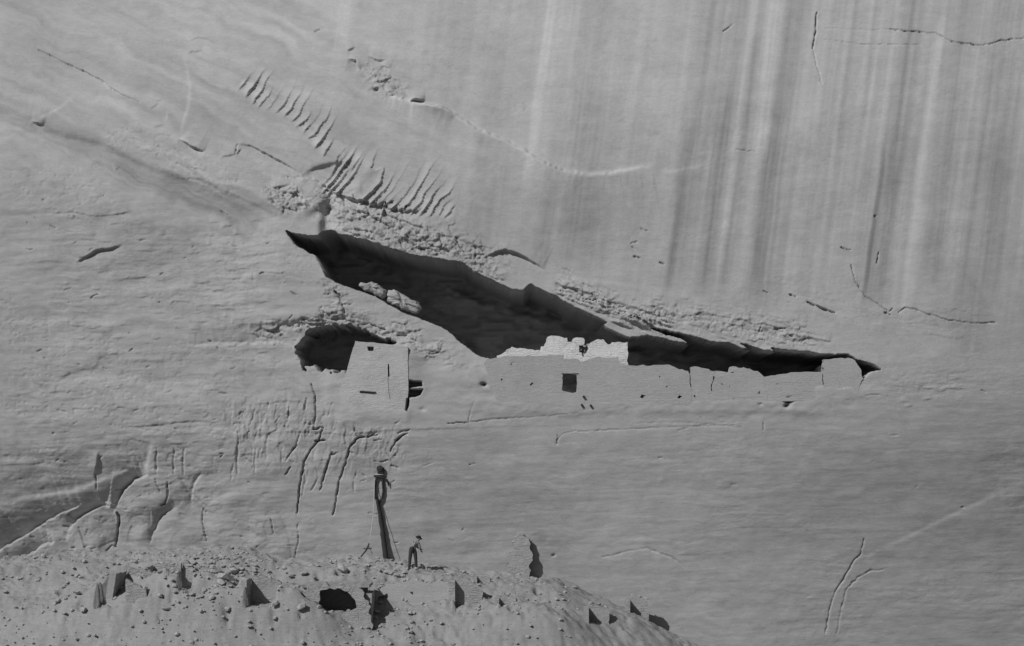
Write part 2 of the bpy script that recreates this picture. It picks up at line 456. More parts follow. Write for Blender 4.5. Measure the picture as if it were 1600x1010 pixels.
for p in ([(232, 152), (246, 158), (256, 155)], [(234, 172), (248, 162)], [(192, 213), (210, 216), (232, 224)], [(222, 234), (243, 238)], [(262, 174), (260, 190)], [(172, 255), (178, 265), (186, 258)], [(240, 200), (256, 196)], [(200, 206), (222, 208)]):
    step(p, 0.06, (0.2, -1), wh=5, wl=5, edge=0.8)
step([(74, 344), (84, 334), (110, 331), (150, 338), (180, 335), (204, 333)], 0.07, (0, -1), wh=10, wl=6, edge=1.0)
step([(175, 336), (205, 331)], 0.10, (0, -1), wh=5, wl=5, edge=.8)
step([(118, 411), (135, 401), (152, 391), (175, 388), (192, 382)], 0.14, (0, -1), wh=12, wl=9, edge=1.2, hl=0.28)
step([(40, 410), (80, 409), (118, 411)], 0.05, (0, -1), wh=8, wl=8, edge=1.2)
rr = random.Random(3)
for k in range(150):        # short bedding nicks
    x = rr.uniform(55, 560); y = rr.uniform(360, 560) if k % 3 else rr.uniform(300, 720)
    if x > 440 and y < 500: x -= 150
    l = rr.uniform(8, 34)
    step([(x, y), (x+l*.5, y+rr.uniform(-1.5, 1.5)), (x+l, y-rr.uniform(-1, 3))], rr.uniform(.02, .07), (0, -1), wh=5, wl=5, edge=0.9, seed=300+k)
for p, h in (([(375, 401), (400, 399), (425, 396)], .06), ([(345, 355), (362, 352)], .08), ([(425, 293), (450, 290)], .14), ([(452, 312), (466, 298)], .12), ([(377, 232), (368, 243)], .1)):
    step(p, h, (0, -1), wh=6, wl=6, edge=.8)
# pale bedding line and dim ledges on the left wall
step([(30, 492), (150, 500), (260, 520), (330, 534), (420, 560), (470, 572)], 0.10, (0, 1), wh=40, wl=12, edge=8)
step([(40, 594), (90, 596), (110, 582), (150, 574), (160, 550)], 0.06, (0, -1), wh=14, wl=8, edge=2)
step([(178, 668), (230, 666), (295, 658), (345, 660)], 0.05, (0.1, -1), wh=12, wl=8, edge=1.1, hl=.06)
step([(352, 634), (400, 632), (450, 627), (500, 631)], .05, (0, -1), wh=9, wl=6, edge=1.2, wob=3)
step([(360, 683), (420, 677), (480, 674), (540, 680), (610, 672), (760, 668), (900, 664)], 0.05, (0, -1), wh=10, wl=7, edge=1.3)
# vertical fretting under the tower
rr = random.Random(12)
for k in range(30):
    x = rr.uniform(335, 560); y = rr.uniform(615, 740); l = rr.uniform(10, 46)
    crack([(x, y), (x+rr.uniform(-4, 3), y+l*.5), (x-rr.uniform(0, 9), y+l)], rr.uniform(1.0, 2.4), rr.uniform(.02, .09), seed=500+k)
for k in range(220):        # stray nicks, thickest on the bedded left wall
    x = rr.uniform(40, 620) if k % 3 else rr.uniform(620, 1560); y = rr.uniform(300, 860)
    if x > 560 and y < 560: y = 560+.5*y
    if x > 620 and k % 5: continue
    if y < 330+.4*(x-300)-60 and k % 4: continue
    l = rr.uniform(3, 14)
    crack([(x, y), (x+l*rr.uniform(.4, 1), y+rr.uniform(-.5, .6)*l)], rr.uniform(.8, 1.8), rr.uniform(.04, .16), seed=1500+k)
for p, wd_, dp in (
 ([(486, 600), (492, 618), (493, 650), (489, 672), (505, 668), (497, 690), (485, 703), (475, 722), (469, 760), (464, 803)], 1.8, .45),
 ([(590, 680), (560, 684), (547, 698), (541, 722), (530, 752), (524, 790), (520, 805)], 1.8, .42),
 ([(519, 707), (513, 722), (508, 738), (500, 766)], 1.9, .35),
 ([(464, 696), (455, 706), (447, 720)], 2.0, .3), ([(454, 730), (446, 742)], 2.0, .35), ([(452, 636), (450, 654)], 1.8, .25),
 ([(479, 622), (476, 642)], 1.6, .2), ([(555, 618), (554, 655), (552, 678)], 1.6, .15), ([(560, 684), (554, 672), (556, 662)], 1.5, .2),
 ([(637, 676), (628, 682), (618, 690), (610, 706)], 2.2, .35), ([(622, 676), (640, 672)], 1.6, .3), ([(618, 662), (627, 656)], 2.0, .3), ([(585, 688), (596, 687)], 1.5, .2),
 ([(584, 721), (600, 722), (606, 719)], 1.2, .2), ([(492, 690), (508, 688)], 2.2, .4), ([(518, 711), (526, 708)], 2.0, .35),
 ([(520, 630), (513, 650)], 1.5, .18), ([(575, 684), (588, 676)], 1.5, .2), ([(660, 728), (676, 724)], 1.8, .1),
 ([(700, 662), (735, 660), (770, 655), (830, 652), (870, 649), (905, 645)], 1.5, .30),
 ([(741, 628), (736, 642), (732, 658)], 1.2, .2), ([(905, 632), (912, 640), (920, 636)], 2.2, .35), ([(908, 630), (918, 628)], 1.6, .25),
 ([(930, 642), (955, 643), (970, 642)], 1.2, .12), ([(768, 634), (790, 635)], 1.2, .12), ([(870, 688), (880, 678), (900, 674), (960, 672), (1040, 668), (1150, 664)], 1.3, .09),
 ([(872, 680), (870, 695)], 2.0, .1), ([(1115, 640), (1118, 632)], 1.6, .2), ([(1225, 636), (1250, 638)], 1.6, .25), ([(1352, 618), (1374, 617)], 1.4, .2),
 ([(1060, 672), (1110, 662), (1150, 661)], 1.4, .08), ([(990, 662), (1070, 660), (1160, 668)], 2.5, .06),
 ([(1298, 640), (1300, 632)], 1.6, .2), ([(1192, 660), (1193, 672)], 1.2, .15),
 # upper right wall
 ([(1276, 20), (1275, 50), (1270, 76)], 2.0, .32), ([(1272, 80), (1276, 100), (1284, 130)], 1.0, .10),
 ([(1290, 44), (1360, 47), (1400, 46)], 1.2, .05), ([(1290, 62), (1345, 69), (1440, 70)], 1.0, .07),
 ([(1390, 46), (1465, 52), (1490, 66), (1535, 72), (1562, 64), (1600, 60)], 1.3, .22),
 ([(1330, 415), (1337, 440), (1352, 462), (1375, 478), (1390, 488), (1395, 482)], 1.4, .25), ([(1382, 488), (1392, 492)], 2.2, .3),
 ([(1404, 488), (1414, 481), (1430, 484), (1450, 491), (1480, 500), (1520, 505), (1556, 504)], 1.2, .2),
 ([(1262, 472), (1282, 481), (1305, 489)], 2.3, .5), ([(1234, 460), (1244, 464)], 1.9, .35), ([(1192, 455), (1200, 458)], 1.8, .3), ([(1314, 387), (1330, 391)], 1.7, .35),
 ([(1374, 395), (1370, 412)], 1.6, .25), ([(1367, 337), (1368, 341)], 1.6, .12), ([(1198, 508), (1214, 513), (1232, 513)], 2.0, .25), ([(1210, 514), (1228, 522), (1240, 527)], 1.6, .2),
 ([(1190, 508), (1184, 526)], 1.5, .12), ([(1002, 358), (1012, 361)], 1.6, .25), ([(990, 400), (1000, 403)], 1.8, .3), ([(1030, 410), (1038, 413)], 1.8, .3), ([(985, 380), (996, 378)], 1.3, .15),
 ([(988, 385), (992, 390)], 1.4, .2), ([(1150, 234), (1180, 236)], 1.4, .15), ([(1240, 405), (1190, 370)], 1, .02),
 ([(1130, 50), (1145, 38)], 1.4, .12), ([(500, 47), (492, 50)], 1.4, .12),
 # lower right
 ([(1350, 843), (1345, 866), (1335, 875), (1318, 905), (1305, 925), (1296, 955), (1290, 990)], 1.7, .13),
 ([(1380, 890), (1360, 892), (1340, 903), (1322, 922), (1314, 955), (1308, 990)], 1.8, .08),
 ([(940, 872), (980, 862), (1010, 857), (1050, 872), (1072, 888)], 2.5, .06),
 # lower left
 ([(262, 752), (263, 775), (258, 787), (253, 790)], 1.8, .35), ([(243, 748), (248, 762), (252, 770)], 1.3, .12), ([(424, 812), (428, 834)], 1.5, .2),
 ([(465, 820), (467, 845), (458, 880)], 1.4, .14), ([(318, 795), (316, 812), (324, 845)], 1.8, .2), ([(124, 824), (136, 858)], 1.3, .18),
 ([(522, 455), (530, 462), (536, 478), (538, 490)], 3.0, .4), ([(740, 378), (745, 390), (742, 404)], 1.8, .2), ([(1088, 602), (1090, 606)], 1.5, .2)):
    crack(p, wd_, dp)
# lens-shaped bite, wedge and pale ledge of the long curved edge
step([(545, 92), (556, 96), (562, 110)], .22, (0.3, -1), wh=6, wl=7, edge=1, hl=.3)
step([(541, 80), (555, 74)], .14, (0.3, -1), wh=5, wl=5, edge=1)
for p in ([(575, 88), (590, 95), (603, 94)], [(585, 128), (600, 126), (612, 121)], [(584, 135), (588, 141)], [(606, 148), (616, 149)], [(598, 128), (610, 129)], [(596, 102), (610, 108)], [(580, 118), (586, 122)]):
    step(p, .12, (0.2, -1), wh=5, wl=5, edge=.8, hl=.15)
step([(560, 104), (585, 122), (610, 150), (645, 160), (690, 168), (712, 180), (745, 202), (790, 220), (822, 236), (842, 250), (875, 266), (920, 273), (960, 270), (1000, 262), (1030, 258)], 0.36, (-0.3, 1), wh=26, wl=6, edge=2.6, hl=.02, wob=2.5)
step([(640, 159), (665, 163), (690, 167), (714, 179)], .32, (-.3, 1), wh=7, wl=4, edge=2.2, hl=.02)
step([(1030, 268), (1060, 266), (1100, 258)], 0.10, (-0.1, 1), wh=14, wl=5, edge=2.2, hl=.02)
step([(640, 160), (650, 156), (664, 158)], .45, (0, -1), wh=5, wl=4, edge=1, hl=.45)
step([(640, 161), (664, 162), (712, 178)], .25, (0, 1), wh=8, wl=4, edge=2, hl=.02)
# faint diagonal shade-bands on the big wall
for p, h, e in (([(960, 185), (1030, 210), (1065, 232), (1110, 252), (1140, 262)], .09, 5), ([(1070, 180), (1130, 198), (1180, 222), (1240, 232), (1300, 250)], .06, 6), ([(1300, 170), (1350, 195), (1400, 232)], .07, 8)):
    step(p, h, (0.3, -1), wh=30, wl=16, edge=e)
step([(1340, 876), (1420, 838), (1500, 800), (1580, 762)], .06, (0.3, 1), wh=22, wl=9, edge=4)
step([(1465, 380), (1510, 430), (1545, 480)], .05, (-0.3, 1), wh=14, wl=8, edge=4)
# slab edge above the lip
step([(752, 404), (775, 394), (790, 391), (812, 398), (832, 410), (852, 421)], .30, (0.4, -1), wh=12, wl=8, edge=1.2, hl=.24)
step([(855, 424), (900, 436), (960, 443), (1010, 452)], .10, (0.1, 1), wh=14, wl=6, edge=3, hl=.02)
# thin projecting plates right of centre above the lip
rr = random.Random(5)
for k in range(34):
    t = rr.random(); x = 880+t*120+rr.uniform(-18, 18); y = 452+t*52+rr.uniform(-14, 16); l = rr.uniform(14, 48)
    step([(x, y), (x+l*.5, y+l*.17), (x+l, y+l*.36)], rr.uniform(.06, .20), (0.3, -1), wh=4, wl=4, edge=.8, seed=600+k)
for k in range(46):
    x = rr.uniform(1010, 1290); y = 468+(x-1010)*0.20+rr.uniform(-16, 34); l = rr.uniform(6, 24)
    step([(x, y), (x+l*.5, y+l*.14), (x+l, y+l*.22)], rr.uniform(.03, .10), (0.3, -1), wh=4, wl=5, edge=.8, seed=700+k)
for k in range(60):
    t = rr.random(); x = 500+t*260; y = 325+t*75+rr.uniform(-14, 16); l = rr.uniform(5, 20)
    step([(x, y), (x+l*.5, y+rr.uniform(-3, 4)), (x+l, y+rr.uniform(-2, 9))], rr.uniform(.05, .16), (0.3, -1), wh=5, wl=4, edge=.8, seed=800+k)
for k in range(40):
    x = rr.uniform(640, 760); y = rr.uniform(545, 575); l = rr.uniform(6, 18)
    if k % 2: x = rr.uniform(1200, 1500); y = rr.uniform(590, 640)
    step([(x, y), (x+l, y-rr.uniform(-3, 3))], rr.uniform(.02, .06), (0, -1), wh=4, wl=4, edge=.8, seed=900+k)

# ---- foot of the wall: rounded buttresses, lower left
win = window([(-200, 640), (460, 960)], 100)
x = PX[win]; y = PY[win]
def lobe(cx, cy, rx, ry, h, ang=0.0, p=2.2):
    c, s_ = math.cos(ang), math.sin(ang)
    u = ((x-cx)*c+(y-cy)*s_)/rx; v = (-(x-cx)*s_+(y-cy)*c)/ry
    r = (np.abs(u)**p+np.abs(v)**p)
    return h*np.sqrt(np.clip(1-r, 0, 1))
lb = np.maximum.reduce([lobe(150, 868, 48, 78, .9), lobe(238, 850, 66, 116, 1.1, 0.1), lobe(62, 905, 75, 78, .9, -0.5), lobe(285, 868, 52, 80, 1.0), lobe(375, 880, 80, 110, .75), lobe(-60, 900, 90, 130, 1.0)])
REL[win] -= (lb*0.22)*(1+.5*fbm(PX[win]/40, PY[win]/40, 2))
step([(-30, 880), (0, 858), (45, 832), (72, 814), (98, 800), (125, 790)], .05, (0.5, 1), wh=20, wl=26, edge=1.4, hl=1.25, wob=3)
step([(10, 890), (40, 870), (70, 852), (88, 846)], .04, (0.5, 1), wh=16, wl=16, edge=1.5, hl=.8, wob=3)
step([(108, 828), (120, 812), (138, 800), (158, 792), (170, 794)], .05, (0.5, 1), wh=16, wl=15, edge=1.3, hl=1.5, wob=2)
step([(176, 806), (182, 785), (193, 766), (210, 750), (232, 742)], .05, (0.8, .6), wh=16, wl=14, edge=1.3, hl=1.5, wob=2.5)
step([(236, 852), (241, 832), (250, 812), (262, 800), (278, 793)], .04, (1, .3), wh=12, wl=8, edge=1.3, hl=.75, wob=2)
step([(299, 795), (300, 770), (305, 752), (318, 738)], .03, (1, .2), wh=14, wl=12, edge=2, hl=.3)
step([(225, 742), (232, 715), (238, 690)], .02, (1, 0), wh=14, wl=22, edge=4, hl=.25)
step([(-20, 790), (40, 778), (110, 768), (170, 745), (215, 725)], .03, (.3, 1), wh=30, wl=40, edge=5, hl=.25)
step([(146, 745), (151, 728), (154, 706)], .22, (-1, 0), wh=10, wl=6, edge=1.2)
crack([(148, 740), (149, 765)], 1.6, .2)
crack([(180, 795), (186, 812), (185, 830), (181, 853)], 2.6, .6)
crack([(168, 860), (176, 852), (182, 855)], 1.8, .3)
step([(236, 852), (241, 832), (250, 812), (262, 800), (275, 794)], .2, (-1, -0.3), wh=12, wl=9, edge=1.6, hl=.34)
step([(299, 790), (300, 765), (304, 748), (316, 738)], .18, (-1, -0.2), wh=14, wl=9, edge=3)
for xx in (246, 273, 288, 372, 400):
    crack([(xx, 700), (xx-2, 722), (xx-1, 742)], 3.0, .10)

# brow over the tower alcove
win = window([(380, 470), (620, 560)], 60)
d, T, _ = poly_dist([(385, 532), (440, 530), (480, 520), (530, 512), (580, 520), (610, 528)], win)
REL[win] += 0.10*np.exp(-(d/12.0)**2)*np.sin(np.pi*np.clip(T, 0, 1))**0.8
step([(290, 541), (330, 538), (370, 537), (400, 536), (430, 535), (462, 545), (470, 556)], .03, (0, 1), wh=10, wl=15, edge=1.5, hl=.42, wob=3)
step([(330, 516), (400, 508), (460, 500), (520, 494), (575, 500), (640, 522)], .16, (0, -1), wh=26, wl=16, edge=5, hl=.12, wob=6)

YT = -0.17
# ---- the cave and alcoves
cave = [(447, 361), (462, 366), (480, 368), (497, 368), (503, 362), (512, 358), (522, 360), (530, 366), (548, 369), (575, 376), (600, 385),
 (640, 397), (690, 405), (722, 410), (738, 422), (760, 433), (800, 452), (818, 454), (829, 444), (850, 455), (870, 463), (895, 478), (925, 492), (944, 501),
 (950, 504), (941, 508), (962, 519), (985, 528), (1012, 524), (1048, 532), (1080, 538), (1062, 528), (1040, 523), (1016, 512), (1040, 516), (1080, 524), (1108, 533),
 (1140, 536), (1160, 544), (1175, 549), (1163, 540), (1150, 534), (1172, 540), (1190, 546), (1213, 550), (1203, 543), (1240, 548), (1262, 549), (1290, 554),
 (1308, 554), (1325, 553), (1340, 562), (1370, 572), (1378, 578), (1360, 582), (1352, 590), (1335, 604), (1310, 606), (1288, 606), (1284, 588), (1240, 583), (1215, 588), (1196, 592), (1194, 622),
 (1000, 625), (940, 628), (800, 626), (778, 600), (765, 560), (750, 556), (738, 549), (722, 537), (706, 522), (690, 511), (660, 499), (632, 489), (606, 475), (585, 463), (560, 453),
 (543, 448), (524, 441), (510, 432), (501, 413), (492, 399), (472, 389), (459, 380), (452, 370)]
alc = [(458, 552), (466, 534), (478, 519), (500, 511), (525, 507), (550, 509), (568, 517), (590, 524), (612, 534), (626, 548), (626, 590), (560, 592), (545, 584), (520, 582), (500, 578), (484, 573), (474, 572), (478, 580), (470, 568)]
notch = [(632, 593), (660, 596), (660, 604), (642, 606), (642, 608), (662, 608), (657, 618), (648, 621), (640, 621), (637, 640), (632, 640)]
bump_(512, 340, 10, 34, -.5, 0.1, 1.5)
bump_(500, 330, 22, 8, -.25, -.5)
def carve(poly, D, tau, jit, seed):
    global REL
    win = window(poly, 26)
    s = sdf(poly, win)
    x = PX[win]; y = PY[win]
    s = s + jit*fbm(x/9, y/9, 3, seed, 2)
    t = np.clip(s, 0, None)
    f = 1-np.exp(-t/tau)
    rough = 1 + 0.10*fbm(x/60, y/30, 3, seed, 8)
    R = REL[win]
    REL[win] = R*(1-0.75*f) + D*f*rough
def press(x0, x1, y0, y1, m, Yt, k=1.0, mx=None):
    """bring the rock to depth Yt around the foot of a wall so that masonry and ledge run together"""
    global REL
    dx = np.maximum(np.maximum(x0-PX, PX-x1), 0); dy = np.maximum(np.maximum(y0-PY, PY-y1), 0)
    wgt = k*np.exp(-(np.hypot(dx*(m/mx if mx else 1), dy)/m)**2)
    low = fbm(PX/30, PY/16, 3, 4, 44)*.03
    REL += wgt*((Yt+low)-(MAC+REL))
press(770, 1300, 600, 640, 26, 0.0, .9, 90)
press(1296, 1336, 611, 616, 9, -.085, .85, 22)
press(790, 1250, 632, 640, 8, -0.09, .85, 40)
press(544, 636, 560, 640, 24, YT+.03, .95)
press(535, 634, 646, 655, 9, YT-.04, .9)
press(520, 545, 600, 650, 12, YT+.02, .7)
carve(cave, 7.0, 1.7, .8, 2)
carve(alc, 4.2, 2.2, 4.0, 5)
carve(notch, 1.1, 1.4, 0.5, 9)
# small holes in the ledge face and the wall foot
for hx, hy, r, dp in ((1003, 620, 4, .5), (1062, 621, 3, .5), (1232, 627, 4, .5), (1230, 634, 3, .5), (660, 640, 4, .08),
                      (756, 601, 3, .5), (865, 868, 2.2, .15), (1188, 632, 3, .1), (588, 141, 2.5, .3), (1368, 338, 1.6, .12), (540, 580, 1, .01)):
    bump_(hx, hy, r*1.3, r*.8, -dp, .2*math.sin(hx))

# ---- desert varnish, pale wash and beds, plus painted light and shade
fade_b = sst(500, 400, PY + 22*fbm(U/14, PY/90, 3, 4, 4))
def streak(u0, wd, y0, y1, a):
    win = window([(u0-140, y0), (u0+140, y1)], 30)
    uu = PX[win] + 0.13*(PY[win]-300) + 2.5*np.asarray(vn(PY[win]/60, PY[win]*0, u0, 3))
    yy = PY[win]
    e = 1+0.35*fbm(uu/5, yy/160, 2, u0, 1)
    a = a*(1.9 if a < 0 else 1.25)
    TONE[win] += a*np.exp(-((uu-u0)/wd)**4)*sst(y0-30, y0+30, yy)*sst(y1+30, y1-40, yy)*e
for u0, wd, y0, y1, a in ((822, 8, -200, 300, .13), (836, 12, 30, 420, .03), (505, 14, -200, 150, .10), (640, 16, 60, 330, .03), (1176, 14, -200, 240, .13), (1437, 9, 40, 500, .14),
  (1140, 8, -200, 440, .08), (1074, 4, 200, 450, .05), (1100, 5, 200, 450, .05), (1118, 4, 150, 460, -.06), (1092, 32, -300, 450, -.07), (1125, 10, -300, 455, -.05), (1064, 9, 200, 450, -.10), (1208, 16, -300, 470, -.11), (1150, 9, 60, 460, -.08), (1190, 6, 230, 470, -.08),
  (895, 42, -200, 420, -.07), (760, 26, 60, 400, -.05), (860, 14, 200, 410, -.04), (925, 6, 100, 420, -.03), (1385, 17, -200, 480, -.09), (1372, 4, 230, 470, -.09), (1398, 4, 260, 440, -.07), (1410, 4, 260, 400, .05), (1470, 17, -200, 440, -.07),
  (1495, 6, 60, 420, .05), (1540, 34, -100, 560, -.08), (1365, 8, 30, 300, .04), (1340, 5, 60, 330, .03), (1300, 30, 60, 420, .03), (980, 40, -100, 300, .05), (1250, 16, -100, 200, .07),
  (1105, 12, -200, 180, .05), (760, 20, -100, 380, .03), (700, 8, 190, 380, .03), (660, 6, 150, 330, .04), (590, 12, 160, 260, .04), (790, 5, 250, 400, -.04), (815, 6, 240, 400, .03)):
    streak(u0, wd, y0, y1, a)
TONE += (0.09*fbm(U/8, PY/520, 4, 40, 2)-.055*sst(.15, .5, fbm(U/17, PY/600, 3, 47, 2)))*sst(950, 1150, PX)*fade_b + 0.075*fbm(U/18, PY/420, 3, 50, 2)*sst(460, 700, PX)*fade_b
TONE += 0.05*fbm(U/60, PY/500, 2, 60, 2)*fade_b
TONE += 0.20*sst(420, 0, PY) - 0.04*sst(600, 900, PY) - 0.05*sst(1150, 1600, PX)*sst(100, 300, PY)  # painted light: paler up the leaning face, darker low and right
TONE += 0.07*fbm(PX/220, PY/110, 5, 7, 7)
_wx = PX+14*fbm(PX/60, PY/60, 3, 1, 9); _wy = PY+8*fbm(PX/50, PY/50, 3, 6, 9)
hz = sst(300, 430, PY-.2*(PX-400))                                   # below the diagonal: level beds
TONE += 0.11*fbm(_wx/150, (_wy+.04*_wx)/7, 5, 3, 31)*hz*(.4+.6*sst(1100, 500, PX)) + 0.04*fbm(_wx/90, _wy/3, 3, 3, 38)*hz
dgm = sst(430, 300, PY-.3*(PX-400))*sst(820, 420, PX)                # above it: beds sweeping down to the right
TONE += 0.17*fbm((_wx+.45*_wy)/170, (_wy-.46*_wx)/16, 5, 5, 33)*dgm
TONE += 0.05*fbm(_wx/14, _wy/10, 4, 5, 35)
TONE -= 0.10*sst(.45, .8, fbm(_wx/20, _wy/9, 3, 75, 3))*(.3+.7*left_m)
TONE -= (0.17+.16*fbm((_wx+.45*_wy)/120, (_wy-.47*_wx)/5, 4, 5, 83))*np.exp(-(((_wy-.42*_wx)-186)/20.0)**2)*sst(520, 320, PX)*sst(20, 110, PX)  # soft shade of the diagonal trough painted in, with fine bed lines
# stain and smudges; shade painted in trough and brow, light on curved ledge
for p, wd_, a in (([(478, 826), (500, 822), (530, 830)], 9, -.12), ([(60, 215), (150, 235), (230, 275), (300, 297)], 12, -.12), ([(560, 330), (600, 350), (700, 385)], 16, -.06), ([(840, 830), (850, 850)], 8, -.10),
                  ([(425, 530), (470, 524), (540, 505), (590, 515)], 12, -.14), ([(980, 500), (1030, 505)], 9, -.15), ([(1155, 170), (1200, 180), (1225, 190)], 10, -.05), ([(680, 180), (712, 178)], 5, .14), ([(875, 268), (930, 273), (1020, 258)], 5, .22), ([(560, 104), (610, 150), (645, 160), (690, 168), (712, 180), (745, 202), (790, 220), (842, 250), (875, 266)], 4, .26), ([(620, 190), (720, 225), (820, 290), (900, 330), (1000, 350)], 45, -.06)):  # last band paints shade on the steeper face below the curve
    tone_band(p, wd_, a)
TONE = np.clip(TONE, .5, 1.45)

def grid_mesh(name, Xa, Ya, Za, mat):
    r, c = Xa.shape
    me = bpy.data.meshes.new(name)
    co = np.stack([Xa, Ya, Za], -1).reshape(-1, 3).astype(np.float32)
    idx = np.arange(r*c).reshape(r, c)
    q = np.stack([idx[1:, :-1], idx[1:, 1:], idx[:-1, 1:], idx[:-1, :-1]], -1).reshape(-1, 4)
    me.vertices.add(len(co)); me.vertices.foreach_set('co', co.ravel())
    me.loops.add(q.size); me.loops.foreach_set('vertex_index', q.ravel().astype(np.int32))
    me.polygons.add(len(q)); me.polygons.foreach_set('loop_start', np.arange(0, q.size, 4, dtype=np.int32))
    me.polygons.foreach_set('loop_total', np.full(len(q), 4, dtype=np.int32))
    me.update(calc_edges=True)
    me.polygons.foreach_set('use_smooth', np.ones(len(q), bool))
    return link(name, me, mat)
CY = MAC + REL
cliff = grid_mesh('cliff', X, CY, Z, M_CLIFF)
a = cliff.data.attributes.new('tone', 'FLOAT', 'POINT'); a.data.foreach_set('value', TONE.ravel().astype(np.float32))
tag(cliff, 'towering pale sandstone cliff face with a long slanting cave across its middle', kind='structure')
def cliff_y(px, py):
    i = min(max(int(np.searchsorted(ay, py)), 0), NYr-1); j = min(max(int(np.searchsorted(ax, px)), 0), NXc-1)
    return float(CY[i, j])

# ------------------------------------------------------------------ TALUS at the foot of the wall
top_px = [-1500, 0, 100, 240, 330, 380, 450, 560, 650, 700, 780, 870, 920, 985, 1040, 1120, 1700, 3100]
top_py = [830, 872, 866, 862, 856, 858, 872, 872, 878, 888, 897, 903, 931, 952, 982, 1030, 1080, 1100]
tx = np.concatenate([np.linspace(-70, -26, 60), np.arange(-25.9, 26, .09), np.linspace(26.1, 70, 60)])
ty = np.concatenate([np.linspace(-30, -13, 40), np.arange(-12.9, 1.6, .10)])
TX, TY = np.meshgrid(tx, ty)
def talus_base(xx, yy):
    zt = (882-np.interp(xx*S+800, top_px, top_py))/S
    f = -np.minimum(yy, 0)
    fall = np.where(f < 2.6, f*0.13, 0.338+(f-2.6)*0.60)
    z = zt-fall
    z = z + 0.16*fbm(xx/2.2, yy/1.6, 4, 3, 3) + 0.08*fbm(xx/.5, yy/.5, 4, 13, 3)*(.5+.8*sst(-.2,.5,vn(xx/2.5, yy/2.5, 4, 4)))
    H, E = facets(xx/.55, yy/.4, 51, .8, .8); H2, E2 = facets(xx/.2, yy/.16, 53, .8, .8)
    pm = sst(-.3, .35, fbm(xx/1.6, yy/1.1, 3, 23, 3))
    z = z + pm*(.075*H+.03*H2-.05*np.exp(-E/.08))
    return np.maximum(z, -8.2)
TZ = talus_base(TX, TY)
def tz(x_, y_):
    j = int(np.clip(np.searchsorted(tx, x_), 1, len(tx)-1)); i = int(np.clip(np.searchsorted(ty, y_), 1, len(ty)-1))
    return float(TZ[i, j])
def ground_at(px, py):
    """first point of the talus along the view ray through a pixel"""
    Y = -13.0
    while Y < 1.0:
        p = P(px, py, Y)
        if tz(p.x, p.y) >= p.z: return p
        Y += .05
    return P(px, py, 0.0)
def bank(x0, w_, y0, d_, zf, z0):
    """heap the slope up behind and to the left of a room corner, then clear the room itself"""
    dx = (np.maximum(x0-.5-TX, 0)+np.maximum(TX-(x0+w_+.2), 0))*.42; dy = np.maximum(y0-.0-TY, 0)*1.0+np.maximum(TY-(y0+d_+.5), 0)
    wgt = np.exp(-(np.hypot(dx, dy)/1.25)**2)
    nz = zf-.3*np.hypot(dx, dy)+.14*fbm(TX/.5, TY/.5, 4, 8, 8)
    global TZ
    TZ = TZ+wgt*np.maximum(nz-TZ, 0)
    dig(x0-(.75 if zf-z0 > 1.45 else .03), x0+w_+.02, y0-.9, y0+d_+.05, z0)
def dig(x0, x1, y0, y1, z0):
    m = (TX > x0) & (TX < x1) & (TY > y0) & (TY < y1)
    TZ[m] = np.minimum(TZ[m], z0 + 0.03*fbm(TX[m]/.3, TY[m]/.3, 2))

# ------------------------------------------------------------------ wall builder: ragged slab with openings
def ragged(pts, a, step_=0.12, seed=0, closed=True):
    out = []; n = len(pts); k = seed*3.1; st = step_
    for i in range(n if closed else n-1):
        p = Vector(pts[i]); q = Vector(pts[(i+1) % n]); L_ = (q-p).length
        m_ = max(1, int(L_/st))
        nrm = Vector((-(q-p).y, (q-p).x)).normalized() if L_ > 0 else Vector((0, 0)); blk = 0
        for j in range(m_):
            t = j/m_; k += 1.0
            c = p.lerp(q, t)
            if random.random() < .5: blk = a*1.5*(random.random()-.5)*2
            out.append(Vector((c.x+nrm.x*blk+a*.6*(random.random()-.5), c.y+nrm.y*blk+a*.6*(random.random()-.5))) if j else Vector((c.x, c.y)))
    return out
def slab_bm(outline, y0, th, holes=(), rag=0.02, seed=0, warp=0.03):
    """outline in world (x, z); front at y0, thickness th going back (+Y)"""
    bm = bmesh.new()
    loops = [ragged(outline, rag, seed=seed)]+[ragged(h, rag*.6, 0.10, seed=seed+5) for h in holes]
    allp = [p for l in loops for p in l]
    tri = tessellate_polygon([[Vector((p.x, p.y, 0)) for p in l] for l in loops])
    def wy(p, back): return y0+(th if back else 0)+warp*mnoise.noise((p.x*.8, p.y*.8, seed+.5))
    f = [bm.verts.new((p.x, wy(p, 0), p.y)) for p in allp]; b = [bm.verts.new((p.x, wy(p, 1), p.y)) for p in allp]
    for t in tri:
        try: bm.faces.new([f[i] for i in t]); bm.faces.new([b[i] for i in reversed(t)])
        except ValueError: pass
    o = 0
    for l in loops:
        n = len(l)
        for i in range(n):
            j = (i+1) % n
            try: bm.faces.new([f[o+i], f[o+j], b[o+j], b[o+i]])
            except ValueError: pass
        o += n
    bmesh.ops.recalc_face_normals(bm, faces=bm.faces[:])
    return bm
def pxpoly(pts, Y): return [((lambda v: (v.x, v.z))(P(x_, y_, Y))) for x_, y_ in pts]
